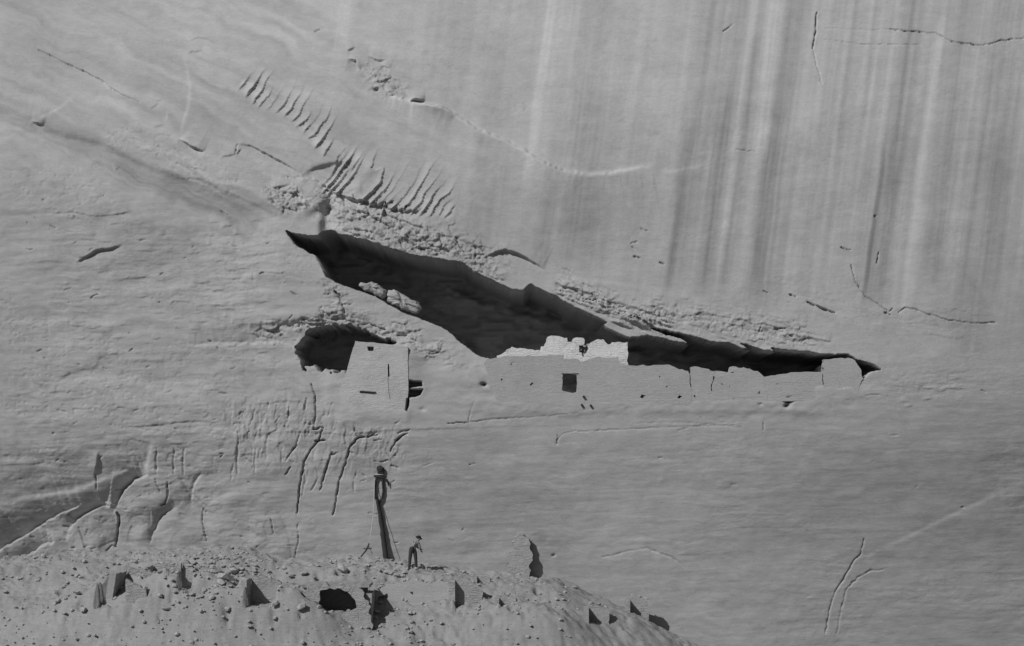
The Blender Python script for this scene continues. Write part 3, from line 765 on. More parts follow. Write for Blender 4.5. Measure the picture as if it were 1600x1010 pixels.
def rbox(x0, x1, y0, y1, z0, z1, rag=.03, topjag=0.0, n=None):
    """rough block, long sides broken so the top edge is uneven"""
    bm = bmesh.new()
    L_ = max(x1-x0, y1-y0); n = n or max(2, int(L_/.18)); alongx = (x1-x0) >= (y1-y0)
    rows = []
    for i in range(n+1):
        t = i/n; r = lambda: rag*(random.random()-.5)*2
        zt = z1 - topjag*abs(mnoise.noise((t*4+x0, y0, z1)))*2 + r()*.6
        if alongx: c = [(x0+(x1-x0)*t, y0+r(), z0), (x0+(x1-x0)*t, y1+r(), z0), (x0+(x1-x0)*t, y1+r(), zt), (x0+(x1-x0)*t, y0+r(), zt)]
        else: c = [(x1+r(), y0+(y1-y0)*t, z0), (x0+r(), y0+(y1-y0)*t, z0), (x0+r(), y0+(y1-y0)*t, zt), (x1+r(), y0+(y1-y0)*t, zt)]
        rows.append([bm.verts.new(v) for v in c])
    for i in range(n):
        for k in range(4):
            bm.faces.new([rows[i][k], rows[i+1][k], rows[i+1][(k+1) % 4], rows[i][(k+1) % 4]])
    bm.faces.new(rows[0]); bm.faces.new(rows[-1][::-1])
    bmesh.ops.recalc_face_normals(bm, faces=bm.faces[:])
    return bm
def tube_bm(pts, rad, seg=8, bm=None):
    bm = bm or bmesh.new(); rings = []
    pts = [Vector(p) for p in pts]
    for i, p in enumerate(pts):
        t = (pts[min(i+1, len(pts)-1)]-pts[max(i-1, 0)]).normalized()
        a_ = t.cross(Vector((0, 1, 0.01))).normalized(); b_ = t.cross(a_).normalized()
        r = rad[i] if isinstance(rad, (list, tuple)) else rad
        rings.append([bm.verts.new(p+(a_*math.cos(k*2*math.pi/seg)+b_*math.sin(k*2*math.pi/seg))*r) for k in range(seg)])
    for i in range(len(rings)-1):
        for k in range(seg):
            bm.faces.new([rings[i][k], rings[i][(k+1) % seg], rings[i+1][(k+1) % seg], rings[i+1][k]])
    bm.faces.new(rings[0][::-1]); bm.faces.new(rings[-1])
    bmesh.ops.recalc_face_normals(bm, faces=bm.faces[:])
    return bm
def stone_bm(r, seed, sq=(1, 1, .7), sub=2):
    bm = bmesh.new(); bmesh.ops.create_icosphere(bm, subdivisions=sub, radius=1)
    for v in bm.verts:
        c = v.co.copy(); k = 1+.35*mnoise.noise(c*1.1+Vector((seed*3.3, 0, 0)))+.16*mnoise.noise(c*3+Vector((0, seed*1.7, 0)))
        c = Vector([math.copysign(abs(q)**.75, q) for q in c])
        v.co = Vector((c.x*sq[0], c.y*sq[1], c.z*sq[2]))*r*k
    return bm

# ------------------------------------------------------------------ TOWER in the small alcove
M_TOWER = mat_rock('tower_plaster', 0.50, None, bump=0.7, strata=True, var=0.24, scale=1.3, courses=.35)
tower = empty('tower_house', P(588, 640, YT))
tag(tower, 'tall flat-fronted mud masonry tower house in the small alcove left of the main ruin', 'ruin')
out = pxpoly([(555, 533), (580, 535), (605, 538), (637, 542), (638, 580), (638, 600), (637, 622), (635, 646), (606, 650), (572, 648), (546, 640), (528, 618), (541, 582), (548, 556)], YT)
holes = [pxpoly([(573.5, 541.5), (584, 541.8), (583.5, 548.5), (577, 549), (574.5, 547)], YT),
         pxpoly([(605.8, 569), (607.8, 569), (609, 590), (611, 610), (613.2, 623), (609.2, 625), (607.2, 612), (606, 596)], YT),
         pxpoly([(561, 614), (566, 610.5), (586, 612.8), (586, 617), (567, 614.6)], YT)]
from_bm('front_wall', slab_bm(out, YT, .55, holes, rag=.012, seed=2, warp=.012), M_TOWER, tower)
zl = P(0, 646, YT).z; zt_ = P(0, 545, 0).z
p0 = P(557, 600, YT); p1 = P(637, 600, YT)
from_bm('side_wall', rbox(p0.x+.02, p0.x+.42, YT+.552, 2.6, zl, P(0, 540, YT).z, .01), M_WALL, tower)
from_bm('side_wall', rbox(p1.x-.42, p1.x-.02, YT+.552, 2.6, zl, P(0, 547, YT).z, .01), M_WALL, tower)
from_bm('back_wall', rbox(p0.x+.43, p1.x-.43, 2.0, 2.4, zl, P(0, 560, YT).z, .01), M_WALL, tower)
from_bm('roof', rbox(p0.x+.43, p1.x-.43, YT+.56, 1.99, P(0, 552, 0).z, P(0, 548, 0).z, .008), M_WALLD, tower)
# window frame stones and the beam under the low slot
u = P(562, 612, YT); v = P(587, 613.4, YT)
from_bm('beam', tube_bm([(u.x, YT-.04, u.z), (v.x, YT-.04, v.z)], .035), M_WOOD, tower)
u = P(636, 622, YT-.03); v = P(634, 641, YT-.03)
from_bm('post', tube_bm([(u.x, YT-.05, u.z), (v.x, YT-.05, v.z)], .05), M_WOOD, tower)
# beam crossing the notch beside it
nb = from_bm('beam', tube_bm([P(640, 607.5, .12), P(663, 606, .2)], .05), M_PALEWOOD, None)
tag(nb, 'short bleached beam across the dark slot right of the tower house', 'beam')

# ------------------------------------------------------------------ UPPER RUIN on the cave ledge
def house(name, label, front, Y, th, holes=(), mat=M_WALL, depth=3.0, sides=(), rag=.03, seed=1, group='ruined rooms on the cave ledge', warp=.012):
    t = empty(name, P(sum(p[0] for p in front)/len(front), 632, Y)); tag(t, label, 'ruin', group)
    from_bm('front_wall', slab_bm(pxpoly(front, Y), Y, th, [pxpoly(h, Y) for h in holes], rag=rag, seed=seed, warp=warp), mat, t)
    for sx, top in sides:
        a_ = P(sx, 634, Y); b_ = P(sx, top, Y)
        from_bm('side_wall', rbox(a_.x-.2, a_.x+.2, Y+th+.002, Y+depth, a_.z, b_.z, .02, .15), mat, t)
    return t
room0 = house('ruined_room', 'grey lower front wall of the cave ruin with the dark doorway, below the white walls',
 [(765, 604), (762, 585), (756, 570), (760, 562), (775, 559), (800, 556), (822, 556), (855, 556), (857, 554), (881, 554), (881, 561), (903, 561), (908, 566), (922, 561), (932, 558), (966, 558), (968, 567), (981, 570), (981, 622), (980, 636), (900, 640), (800, 637), (776, 630), (773, 616)],
 -.065, .5, [[(879, 584), (890, 583.5), (901, 586), (902, 598), (900.5, 614), (896, 615), (888, 613), (878, 611)],
            [(798, 566), (806, 565.5), (807, 567.5), (800, 568), (799, 571), (797.5, 571)], [(782, 592.5), (784.5, 591.5), (785, 594.5), (783, 595)],
            [(827, 602), (832, 597.5), (833.5, 599.5), (829.5, 603)]],
 sides=((770, 570), (846, 572), (972, 574)), seed=3, rag=.025, depth=4)
u = P(877, 584, -.065); v = P(903, 582.4, -.065)
from_bm('lintel', rbox(u.x, v.x, -.11, .2, u.z, v.z, .006), M_WALLD, room0, local=room0.location)
YW = .75
white = house('white_room', 'bright white plastered upper room of the cave ruin with broken battlement-like top',
 [(774, 575), (776, 556), (786, 552), (792, 546), (800, 542), (812, 544), (824, 546), (848, 548), (851, 538), (855, 527), (861, 524.5), (868, 525), (878, 527), (886, 528), (887, 534.5), (893.5, 534.5), (895, 529.5), (900, 527.5), (911, 528), (913.5, 531), (913, 538), (906, 541), (905, 549), (910, 552), (917, 551), (919, 544), (918, 541),
  (922, 536), (928, 533), (934, 530), (943, 530.5), (946, 535), (950, 538.5), (954, 538), (956, 535), (968, 534.5), (980.5, 534.5), (980.5, 560), (980.5, 578), (776, 578)],
 YW, .42, [], mat=M_WHITE, sides=((852, 540), (972, 540)), seed=4, rag=.022, depth=3.4)
for k, (a0, b0, a1, b1) in enumerate(((908, 545, 929, 547), (905, 541, 917, 543), (906, 550, 915, 546))):
    from_bm('beam', tube_bm([P(a0, b0, YW-.2), P(a1, b1, YW+.3)], .04), M_WOOD, white)
for k, (sx, sy, r) in enumerate(((913, 541, .11), (916, 549, .12), (910, 547, .10), (919, 539, .09), (903, 553, .12), (915, 555, .1))):
    bm = stone_bm(r, k, sub=1); bmesh.ops.translate(bm, verts=bm.verts, vec=P(sx, sy, YW+.1)); from_bm('stone', bm, M_WALLD, white)
house('ruined_room', 'long low grey wall with level top just right of the bright white room',
 [(979, 569.5), (1000, 571), (1015, 572), (1021, 570.5), (1040, 570), (1050, 572), (1058, 576), (1066, 577), (1075, 580), (1080.5, 610), (1080.5, 634), (979, 636)],
 -.06, .45, [[(999.5, 621), (1003, 616.5), (1009, 618.5), (1004, 623)], [(1029.5, 588), (1032, 588), (1031, 591)], [(1058, 622), (1061, 618), (1066, 619), (1062, 623)], [(1040, 604), (1043, 603), (1043, 606)]], sides=((995, 580), (1068, 588)), seed=6)
house('ruined_room', 'low wall split by a crooked dark crack, middle of the cave ledge',
 [(1079, 574), (1086, 572.5), (1096, 575), (1108, 577), (1110, 579.5), (1124, 580), (1137, 582), (1141, 583), (1141, 632), (1079, 633)],
 -.045, .45, [[(1114.5, 587), (1117, 590), (1113, 600), (1112, 606), (1113, 611), (1110.8, 611), (1110.3, 603), (1114, 594)], [(1083, 619), (1086, 617), (1087, 622)], [(1126, 600), (1129, 599), (1129, 602)]], sides=((1088, 582),), seed=7)
house('ruined_room', 'low rounded-top wall stub near the right end of the cave ledge',
 [(1139, 581), (1141, 573.5), (1150, 573), (1162, 574), (1172, 576.5), (1184, 580), (1188, 583.5), (1193, 588), (1199, 628), (1139, 630)],
 -.05, .45, [[(1142, 625), (1147, 622.5), (1147, 627)], [(1160, 626), (1164, 622.5), (1165, 627), (1161, 628)], [(1182, 615), (1188, 611), (1187, 616)], [(1140.5, 582), (1147, 581.6), (1146, 583.2)]], sides=((1150, 582),), seed=8)
house('ruined_room', 'small squat isolated room at the far right tip of the cave',
 [(1287, 562), (1300, 561), (1316, 559.5), (1325, 559), (1332, 561), (1338, 567), (1345, 577), (1349, 592), (1340, 612), (1287, 612)],
 -.05, .5, [], sides=((1295, 568),), seed=9)
# sill of masonry filling the low stretch before it
ws = from_bm('low_wall', slab_bm(pxpoly([(1192, 589), (1200, 588), (1215, 585.5), (1240, 582), (1262, 581), (1285, 582), (1285, 606), (1280, 626), (1198, 628)], -.04), -.04, .5, [pxpoly([(1226, 621), (1234, 618), (1239, 618.5), (1233, 622)], -.04), pxpoly([(1212, 600), (1216, 599), (1216, 602)], -.04)], rag=.012, seed=12, warp=.012), M_WALL)
tag(ws, 'very low masonry sill on the ledge between the rounded stub and the isolated room', 'wall')
# beam sockets' projecting stubs under the doorway
for k, (a0, b0) in enumerate(((912, 620), (909, 633), (923, 634))):
    o = from_bm('viga', tube_bm([P(a0, b0, -.2), P(a0+.5, b0, .3)], .06, 7), M_WOOD)
    tag(o, ('upper stub of roof beam poking from the ledge below and right of the doorway', 'lower left stub of roof beam poking out under the doorway', 'lower right stub of roof beam poking out under the doorway')[k], 'beam', 'beam stubs below the doorway')

# long pale boulder lying across the left part of the cave mouth
def lump(pts, Y, th, seed):
    """irregular block with a rounded broken front, outline in picture terms at depth Y"""
    o_ = ragged([Vector(p) for p in pxpoly(pts, Y)], .03, .09); cx = sum(p.x for p in o_)/len(o_); cz = sum(p.y for p in o_)/len(o_)
    bm = bmesh.new(); loops = []
    for k, (dy, sc) in enumerate(((th, .8), (th*.6, 1.0), (.12, 1.0), (0, .93), (-.10, .80), (-.15, .55), (-.16, .28))):
        lp_ = []
        for p in o_:
            n_ = mnoise.noise((p.x*2.2+k*.3, p.y*2.2, seed)); m2_ = mnoise.noise((p.x*6, p.y*6, seed+k))
            lp_.append(bm.verts.new((cx+(p.x-cx)*sc, Y+dy+.16*n_+.05*m2_, cz+(p.y-cz)*(sc if sc > .5 else sc*.9)+.03*m2_)))
        loops.append(lp_)
    N = len(o_)
    for i in range(len(loops)-1):
        for j in range(N): bm.faces.new([loops[i][j], loops[i][(j+1) % N], loops[i+1][(j+1) % N], loops[i+1][j]])
    bm.faces.new(loops[-1]); bm.faces.new(loops[0][::-1])
    bmesh.ops.recalc_face_normals(bm, faces=bm.faces[:]); return bm
b2 = from_bm('boulder', lump([(560, 446), (563, 441), (572, 443), (581, 440), (590, 443), (597, 449), (604, 454), (603, 463), (597, 467), (588, 462), (577, 456), (566, 451)], .9, 1.3, 3), M_STONE)
tag(b2, 'smaller broken block at the upper left end of the sunlit boulder in the cave', 'boulder')
bl = from_bm('boulder', lump([(606, 453), (615, 452), (628, 459), (640, 466), (655, 472), (659, 482), (652, 489), (642, 488), (631, 484), (620, 478), (612, 476), (605, 471), (604, 461)], .8, 1.4, 8), M_STONE)
tag(bl, 'long pale tilted boulder lit by the sun inside the left part of the dark cave', 'boulder')
rest = P(600, 475, .6)

# ------------------------------------------------------------------ LOWER RUIN on the talus
lower = []
def corner_room(label, px, top, bot, wpx, d, th=.28, lean=0.0, back_top=None, mat=M_WALLD):
    """an L of two walls: side wall end-on to the viewer, back wall to its right; the sun throws the side wall's shade on the back wall"""
    g = ground_at(px, bot); zt2 = P(px, top, g.y).z
    t = empty('ruined_room', g); tag(t, label, 'ruin', 'broken rooms of the lower ruin')
    h = zt2-g.z; W0 = wpx/S
    if px < 800: bank(g.x, wpx/S, g.y, d, g.z+h*(.72 if px < 600 else .45), g.z)
    else: dig(g.x-.03, g.x+W0, g.y-.3, g.y+d+.05, g.z)
    # side wall: slab in the YZ plane with sloping broken top
    bm = rbox(g.x-th, g.x, g.y, g.y+d, g.z-.4, zt2, .02, .06)
    if lean:
        for v in bm.verts: v.co.x += lean*(v.co.z-zt2)
    from_bm('side_wall', bm, mat, t)
    bt = back_top or [(0, 0), (.35, .02), (.7, -.12), (1, -.25)]
    W = wpx/S
    o_ = [(g.x-.0+W*a_, zt2+.06+b_*h) for a_, b_ in bt]
    o_ = o_+[(g.x+W, g.z-.5), (g.x, g.z-.5)]
    from_bm('back_wall', slab_bm(o_, g.y+d+.002, .35, [], rag=.025, seed=int(px)), mat, t)
    for i in range(3): cap(t, o_[i], o_[i+1], g.y+d, .35)
    bm = None
    return t
cap_me = []
for k in range(6):
    bm = stone_bm(1, k+60, (1, .8, .55), 1); me = bpy.data.meshes.new('stone'); bm.to_mesh(me); bm.free(); me.materials.append(M_WALLD); cap_me.append(me)
def cap(parent, p, q, y, th, r=.14, gap=1.7):
    """stones left loose along the broken top of a wall, from p to q = (x, z)"""
    L_ = math.hypot(q[0]-p[0], q[1]-p[1]); n = int(L_/(r*gap)); off = Vector(parent.location)
    for i in range(n):
        if random.random() < .22: continue
        t = (i+.5)/n; o = link('stone', cap_me[random.randrange(6)], None, parent); k = r*random.uniform(.65, 1.25)
        o.location = Vector((p[0]+(q[0]-p[0])*t, y+th*random.uniform(.25, .75), p[1]+(q[1]-p[1])*t+k*random.uniform(-.1, .35)))-off
        o.scale = (k*random.uniform(.9, 1.4), k*1.1, k); o.rotation_euler = (random.uniform(-.3, .3), random.uniform(-.3, .3), random.uniform(0, 6))
ROOMS = [
 ('leftmost broken room of the lower ruin, with tall triangular shaded corner', 182, 896, 968, 60, 2.3, .30, .16),
 ('small broken room corner right of the tallest shaded corner, on the upper slope', 231, 885, 918, 44, 1.35, .22, 0),
 ('thin upright wall end with a narrow shade line, left of the rubble heap', 283, 879, 922, 16, .22, .2, 0),
 ('small broken room corner between the rubble heap and the dark roofed room', 385, 905, 947, 44, 1.35, .24, 0),
 ('tall thin wall end with a long narrow shade, in the middle of the lower ruin', 711, 907, 968, 40, .5, .3, 0),
 ('tiny shaded corner at the upper right of the long lower wall', 745, 900, 914, 20, .5, .2, 0),
 ('small corner low on the slope below the tall pale stub', 780, 934, 948, 24, .6, .2, 0),
 ('small pointed corner furthest right at the bottom of the wall', 985, 936, 957, 30, .7, .2, 0),
 ('low broken corner at the bottom left of the furthest right corner', 920, 949, 975, 32, .9, .2, 0),
]
for (lb_, px, top, bot, wpx, d_, th_, ln_) in ROOMS:
    corner_room(lb_, px, top, bot, wpx, d_, th_, ln_)

# lower room with a roof slab added to keep its opening dark
g = ground_at(520, 957)
rm = empty('roofed_room', g); tag(rm, 'half buried lower room with a wide dark ragged opening under an added roof slab', 'ruin')
Yr = g.y
dig(g.x-1.3, g.x+1.5, Yr-.3, Yr+2.2, g.z)
from_bm('front_wall', slab_bm(pxpoly([(468, 930), (480, 918), (500, 913), (545, 915), (566, 922), (576, 940), (580, 985), (468, 985)], Yr), Yr, .3,
        [pxpoly([(500, 923), (515, 919), (535, 922), (548, 930), (556, 944), (556, 951), (540, 957), (530, 967), (508, 970), (488, 969), (492, 955), (500, 938)], Yr)], rag=.07, seed=31), M_WALLD, rm)
a_ = P(468, 985, Yr); b_ = P(580, 918, Yr)
from_bm('side_wall', rbox(a_.x, a_.x+.3, Yr+.302, Yr+2.2, a_.z, b_.z, .02), M_WALLD, rm)
from_bm('side_wall', rbox(b_.x-.3, b_.x, Yr+.302, Yr+2.2, a_.z, b_.z-.3, .02), M_WALLD, rm)
from_bm('back_wall', rbox(a_.x+.31, b_.x-.31, Yr+1.9, Yr+2.2, a_.z, b_.z, .02), M_WALLD, rm)
from_bm('roof', rbox(a_.x+.1, b_.x-.1, Yr+.15, Yr+2.3, b_.z-.02, b_.z+.12, .03), M_TALUS, rm)  # added slab, blocks the sun from the room behind the opening

# free-standing wall faces of the lower ruin
def stub(label, pts, Y, th=.4, mat=M_WALLD, rag=.03, seed=1, group='free-standing walls of the lower ruin', holes=()):
    o = from_bm('ruined_wall', slab_bm(pxpoly(pts, Y), Y, th, [pxpoly(h_, Y) for h_ in holes], rag=rag, seed=seed, warp=.02), mat)
    W_ = pxpoly(pts, Y)
    for i in range(len(W_)-1):
        if pts[i][1] < min(p_[1] for p_ in pts)+26 and abs(pts[i+1][0]-pts[i][0]) > 2: cap(o, W_[i], W_[i+1], Y, th, .12)
    return tag(o, label, 'wall', group)
gy = ground_at(650, 944).y
stub('long low smooth wall below the standing man', [(584, 928), (596, 919), (606, 914), (618, 913), (622, 909), (640, 909), (655, 907), (662, 910), (684, 908), (700, 910), (706, 916), (709, 925), (709, 985), (584, 985)], gy, .35, M_WALL, seed=41, holes=[[(607, 925), (605, 936), (594, 944), (589, 943), (591, 934), (598, 931)], [(640, 925), (646, 924), (645, 930)], [(668, 946), (673, 945), (672, 951)]])
stub('tall pale crumbling stub of wall against the cliff, right of the man', [(788, 912), (793, 890), (797, 868), (802, 850), (808, 838), (815, 834), (820, 839), (826, 841), (829, 850), (829, 880), (830, 912)], .0, .45, M_WALLD, .075, 42)
stub('low broken wall fragment on the slope between the two left shaded corners', [(196, 905), (214, 914), (228, 922), (230, 940), (198, 940)], ground_at(212, 935).y, .3, M_WALLD, .03, 44)

H, E = facets(TX/.42+.3*fbm(TX, TY, 2), TY/.30, 71, .8, .8); H2, E2 = facets(TX/.19, TY/.15, 73, .8, .8)
pm = sst(-.35, .3, fbm(TX/1.3, TY/.9, 3, 93, 3))
pmx = np.interp(TX, [-27, 0, 3, 8], [1, 1, .6, .25])
pit_ = np.where(E > 0, 1, 1)
TZ = TZ + pmx*((.12+.7*pm)*(.055*H+.04*H2) - pm*.12*np.exp(-E/.09) + .03*fbm(TX/.15, TY/.15, 2, 5, 5))
for px_, py_, w_, d_, dp_ in ((531, 893, .34, .35, .35), (542, 890, .25, .3, .3), (510, 878, .2, .2, .25), (608, 901, .25, .2, .22), (497, 900, .2, .25, .3), (350, 888, .5, .35, .35), (366, 900, .35, .3, .3), (128, 938, .4, .3, .3), (205, 952, .25, .3, .25), (250, 958, .2, .2, .2),
                       (300, 905, .2, .4, .3), (430, 955, .35, .25, .25), (400, 965, .3, .25, .25), (355, 955, .35, .3, .25), (755, 903, .3, .3, .4), (690, 890, .3, .15, .15), (470, 945, .2, .2, .2), (95, 925, .3, .3, .2), (270, 930, .25, .25, .25), (840, 925, .2, .25, .25), (800, 950, .25, .25, .25)):
    g_ = ground_at(px_, py_)
    q_ = np.exp(-(np.abs((TX-g_.x)/(w_*.5))**2.5+np.abs((TY-g_.y)/(d_*.6))**2.5))
    TZ = TZ-dp_*1.5*q_*(1+.6*fbm(TX/.2, TY/.2, 2, 6, 6))
# talus mesh is made now that the rooms are dug in
talus = grid_mesh('talus_slope', TX, TY, TZ, M_TALUS)
talus.data.flip_normals()
tag(talus, 'pale talus slope of sand and debris at the foot of the cliff', kind='structure')
# canyon floor: one sheet to the horizon
bm = bmesh.new()
n_ = 40
gx = np.linspace(-450, 450, n_); gyv = np.linspace(-500, 6, n_)
vv = [[bm.verts.new((a1, b1, -7.6+.15*mnoise.noise((a1*.03, b1*.03, 0)))) for a1 in gx] for b1 in gyv]
for i in range(n_-1):
    for j in range(n_-1): bm.faces.new([vv[i][j], vv[i][j+1], vv[i+1][j+1], vv[i+1][j]])
fl_ = from_bm('canyon_floor', bm, M_FLOOR, None, True); tag(fl_, 'flat sandy canyon floor before the cliff', kind='structure')

# loose stones
protos = []
for k in range(6):
    bm = stone_bm(1, k+20, (1, .9, .65), 1); me = bpy.data.meshes.new('stone'); bm.to_mesh(me); bm.free(); me.materials.append(M_STONE); protos.append(me)
rr = random.Random(77)
spots = [(338, 897, .34), (352, 905, .42), (366, 899, .30), (345, 912, .26), (250, 932, .2), (300, 930, .18), (430, 945, .25), (455, 905, .18), (475, 900, .22), (535, 893, .34), (610, 897, .22), (620, 902, .17),
         (420, 895, .16), (398, 886, .15), (212, 880, .16), (250, 895, .14), (330, 940, .2), (355, 960, .22), (260, 955, .22), (120, 930, .25), (90, 940, .2), (130, 955, .22), (590, 958, .2), (640, 960, .18), (470, 955, .3)]
where = ['upper left block of the dark rubble heap on the left slope', 'largest block in the middle of the dark rubble heap', 'right-hand block of the dark rubble heap on the left slope', 'lowest block at the foot of the dark rubble heap',
 'loose stone just below the small broken room corner on the upper left slope', 'loose stone below the thin upright wall end', 'pale stone against the left side of the half buried roofed room', 'small stone up the slope, left above the roofed room', 'loose stone directly above the left edge of the roofed room', 'big flattish stone lying above the roofed room, left of the stake', 'stone just below the foot of the leaning pole', 'smaller stone right of the one below the leaning pole',
 'small stone halfway between rubble heap and roofed room', 'small stone near the cliff foot, right above the rubble heap', 'small stone at the cliff foot left of the broken room corner', 'small stone directly right of the small upper broken corner', 'stone low on the slope directly below the rubble heap', 'lowest stone below the rubble heap at the bottom edge', 'stone at the bottom edge below the small broken corner', 'largest stone on the bare slope left of the leftmost broken room', 'leftmost loose stone, low on the bare left slope', 'lowest loose stone on the bare slope left of the leftmost room',
 'stone at the bottom edge between roofed room and long smooth wall', 'stone at the bottom edge in front of the long smooth wall', 'large stone at the lower left corner of the roofed room']
for i, (a1, b1, r) in enumerate(spots):
    g = ground_at(a1, b1)
    o = link('fallen_stone', protos[i % 6]); o.location = (g.x, g.y, tz(g.x, g.y)+r*.2)
    r *= .8; o.scale = (r*rr.uniform(.9, 1.4), r, r*rr.uniform(.6, 1)); o.rotation_euler = (rr.uniform(-.4, .4), rr.uniform(-.4, .4), rr.uniform(0, 6))
    tag(o, where[i], 'stone', 'fallen blocks in the rubble heap' if i < 4 else 'loose stones on the talus')
# fine rubble
vs_, fs_ = [], []
base = bmesh.new(); bmesh.ops.create_icosphere(base, subdivisions=1, radius=1)
bv = [v.co.copy() for v in base.verts]; bf = [[v.index for v in f.verts] for f in base.faces]; base.free()
for k in range(4500):
    px = rr.uniform(-20, 900)
    c = rr.random()
    if c < .35: px = rr.gauss(355, 45)
    elif c < .5: px = rr.gauss(600, 60)
    yy = -rr.uniform(.2, 10.5)
    if c < .35: yy = -rr.gauss(5, 2)
    x_ = (px-800)/S; z_ = tz(x_, yy); r = min(.12, .012/(rr.random()**1.3+.08))
    o = len(vs_); rot = rr.uniform(0, 6); sx, sy, sz = rr.uniform(.7, 1.5), rr.uniform(.7, 1.3), rr.uniform(.4, .9)
    cr, sr = math.cos(rot), math.sin(rot)
    for v in bv:
        q = v*(1+.3*(rr.random()-.5)); a1, b1, c1 = q.x*sx*r, q.y*sy*r, q.z*sz*r
        vs_.append((x_+a1*cr-b1*sr, yy+a1*sr+b1*cr, z_+c1+r*.2))
    fs_ += [[i+o for i in f] for f in bf]
me = bpy.data.meshes.new('rubble'); me.from_pydata(vs_, [], fs_)
tag(link('rubble', me, M_STONE), 'fine broken stone scattered over the talus slope', kind='stuff')

# ------------------------------------------------------------------ leaning pole with a looped bundle at its top
gb = Vector((P(602, 873, -.45).x, cliff_y(602, 868)-.35, 0)); gb.z = tz(gb.x, gb.y)-.05
def cy(px, py): return cliff_y(px, py)-.11
pole = empty('leaning_pole', gb); tag(pole, 'tall dark timber pole leaning on the cliff, a looped bundle at its top', 'pole')
pts = [gb, P(600, 850, cliff_y(600, 850)-.22), P(597, 825, cliff_y(597, 825)-.16), P(593, 800, cliff_y(593, 800)-.14), P(590, 780, cliff_y(590, 780)-.14)]
pts2 = []; rad2 = []
for i in range(len(pts)-1):
    for k in range(5):
        t = k/5; c = pts[i].lerp(pts[i+1], t); f = (i+t)/4
        pts2.append(c+Vector((.035*mnoise.noise((f*9, 2, 2)), .02*mnoise.noise((f*7, 5, 2)), 0))); rad2.append((.135-.045*f)*(1+.22*mnoise.noise((f*14, 8, 1))))
pts2.append(pts[-1]); rad2.append(.085)
from_bm('shaft', tube_bm(pts2, rad2, 9), M_WOOD, pole, True)
lp = [(591, 784), (586, 778), (586, 765), (587, 752), (590, 744), (597, 745), (598, 756), (599, 768), (597, 779), (592, 785)]
from_bm('loop', tube_bm([P(a1, b1, cy(a1, b1)) for a1, b1 in lp], .055, 7), M_WOOD, pole, True)
from_bm('crossbar', tube_bm([P(584, 744, cy(588, 744)), P(594, 745, cy(594, 744)-.05), P(600, 747, cy(600, 746)), P(606, 753, cy(605, 752)), P(607, 760, cy(605, 760))], [.05, .075, .06, .05, .02], 7), M_WOOD, pole, True)
bm = stone_bm(1, 9, (.19, .12, .2), 3); bmesh.ops.translate(bm, verts=bm.verts, vec=P(595, 735, cy(595, 736)))
hd = from_bm('bundle', bm, M_WOOD, pole, True)
from_bm('strap', tube_bm([P(585, 741.5, cy(586, 741)-.08), P(599, 742, cy(598, 742)-.12)], .022, 6), M_ROPE, pole, True)
# stake with pale rope
sb = Vector((P(572, 868, -1.3).x, -1.3, 0)); sb.z = tz(sb.x, -1.3)
stk = empty('rope_stake', sb); tag(stk, 'small forked stake left of the leaning pole', 'stake')
a1 = P(578, 848, -1.3); 
from_bm('post', tube_bm([P(577, 849, -1.25), P(573, 859, -1.3), P(564, 870, -1.35)], .035, 6), M_WOOD, stk)
from_bm('crosspiece', tube_bm([P(568, 858, -1.38), P(581, 857, -1.3)], .025, 6), M_WOOD, stk)
from_bm('brace', tube_bm([P(575, 852, -1.25), P(582, 866, -1.1)], .018, 6), M_PALEWOOD, stk)
rp = from_bm('rope', tube_bm([P(585, 748, cy(585, 748)), P(584.5, 780, -.2), P(583, 805, -.55), P(580, 830, -.95), P(577, 850, -1.28)], .016, 6), M_ROPE, None, True)
tag(rp, 'thin pale rope running from the pole top down to the forked stake', 'rope')

# ------------------------------------------------------------------ THE MAN
def skin_obj(name, verts, edges, radii, mat, parent, sub=2, root=0):
    me = bpy.data.meshes.new(name); bm = bmesh.new(); lay = bm.verts.layers.skin.verify()
    vs__ = [bm.verts.new(v) for v in verts]
    for i, v in enumerate(vs__):
        r = radii[i]; v[lay].radius = r if isinstance(r, tuple) else (r, r); v[lay].use_root = (i == root)
    for e in edges: bm.edges.new((vs__[e[0]], vs__[e[1]]))
    bm.to_mesh(me); bm.free()
    o = link(name, me, mat, parent)
    m1 = o.modifiers.new('skin', 'SKIN'); m1.use_smooth_shade = True
    m2 = o.modifiers.new('sub', 'SUBSURF'); m2.levels = sub; m2.render_levels = sub
    return o
Ym = -2.0
fx = P(645.5, 882, Ym).x; man = empty('person', (fx, Ym, tz(fx, Ym)))
tag(man, 'person in light shirt, dark hat and dark trousers bending forward below the cliff', 'person')
# local frame: +X right, +Y into the picture, feet at z 0.  He faces right and away, bent at the waist.
hipL, hipR = (-.10, -.05, .93), (.08, .05, .93)
pel = (-.02, 0, .98)
kneeL, kneeR = (-.15, -.06, .50), (.125, .05, .50)
ankL, ankR = (-.175, -.07, .09), (.15, .06, .09)
sp1 = (.03, .05, 1.13); ch = (.10, .14, 1.27); nk = (.19, .24, 1.38); hd0 = (.235, .29, 1.42); hd1 = (.26, .34, 1.50)
shL = (.03, .23, 1.30); shR = (.25, .08, 1.27)
elL = (.16, .38, 1.08); elR = (.33, .10, 1.02)
wrL = (.30, .42, .98); wrR = (.36, .26, .90)
body_v = [pel, hipL, kneeL, ankL, hipR, kneeR, ankR, sp1, ch, nk, hd0, hd1, shL, elL, wrL, shR, elR, wrR]
body_e = [(0, 1), (1, 2), (2, 3), (0, 4), (4, 5), (5, 6), (0, 7), (7, 8), (8, 9), (9, 10), (10, 11), (8, 12), (12, 13), (13, 14), (8, 15), (15, 16), (16, 17)]
body_r = [.11, .085, .058, .04, .085, .058, .04, .11, .13, .055, .085, .075, .055, .042, .03, .055, .042, .03]
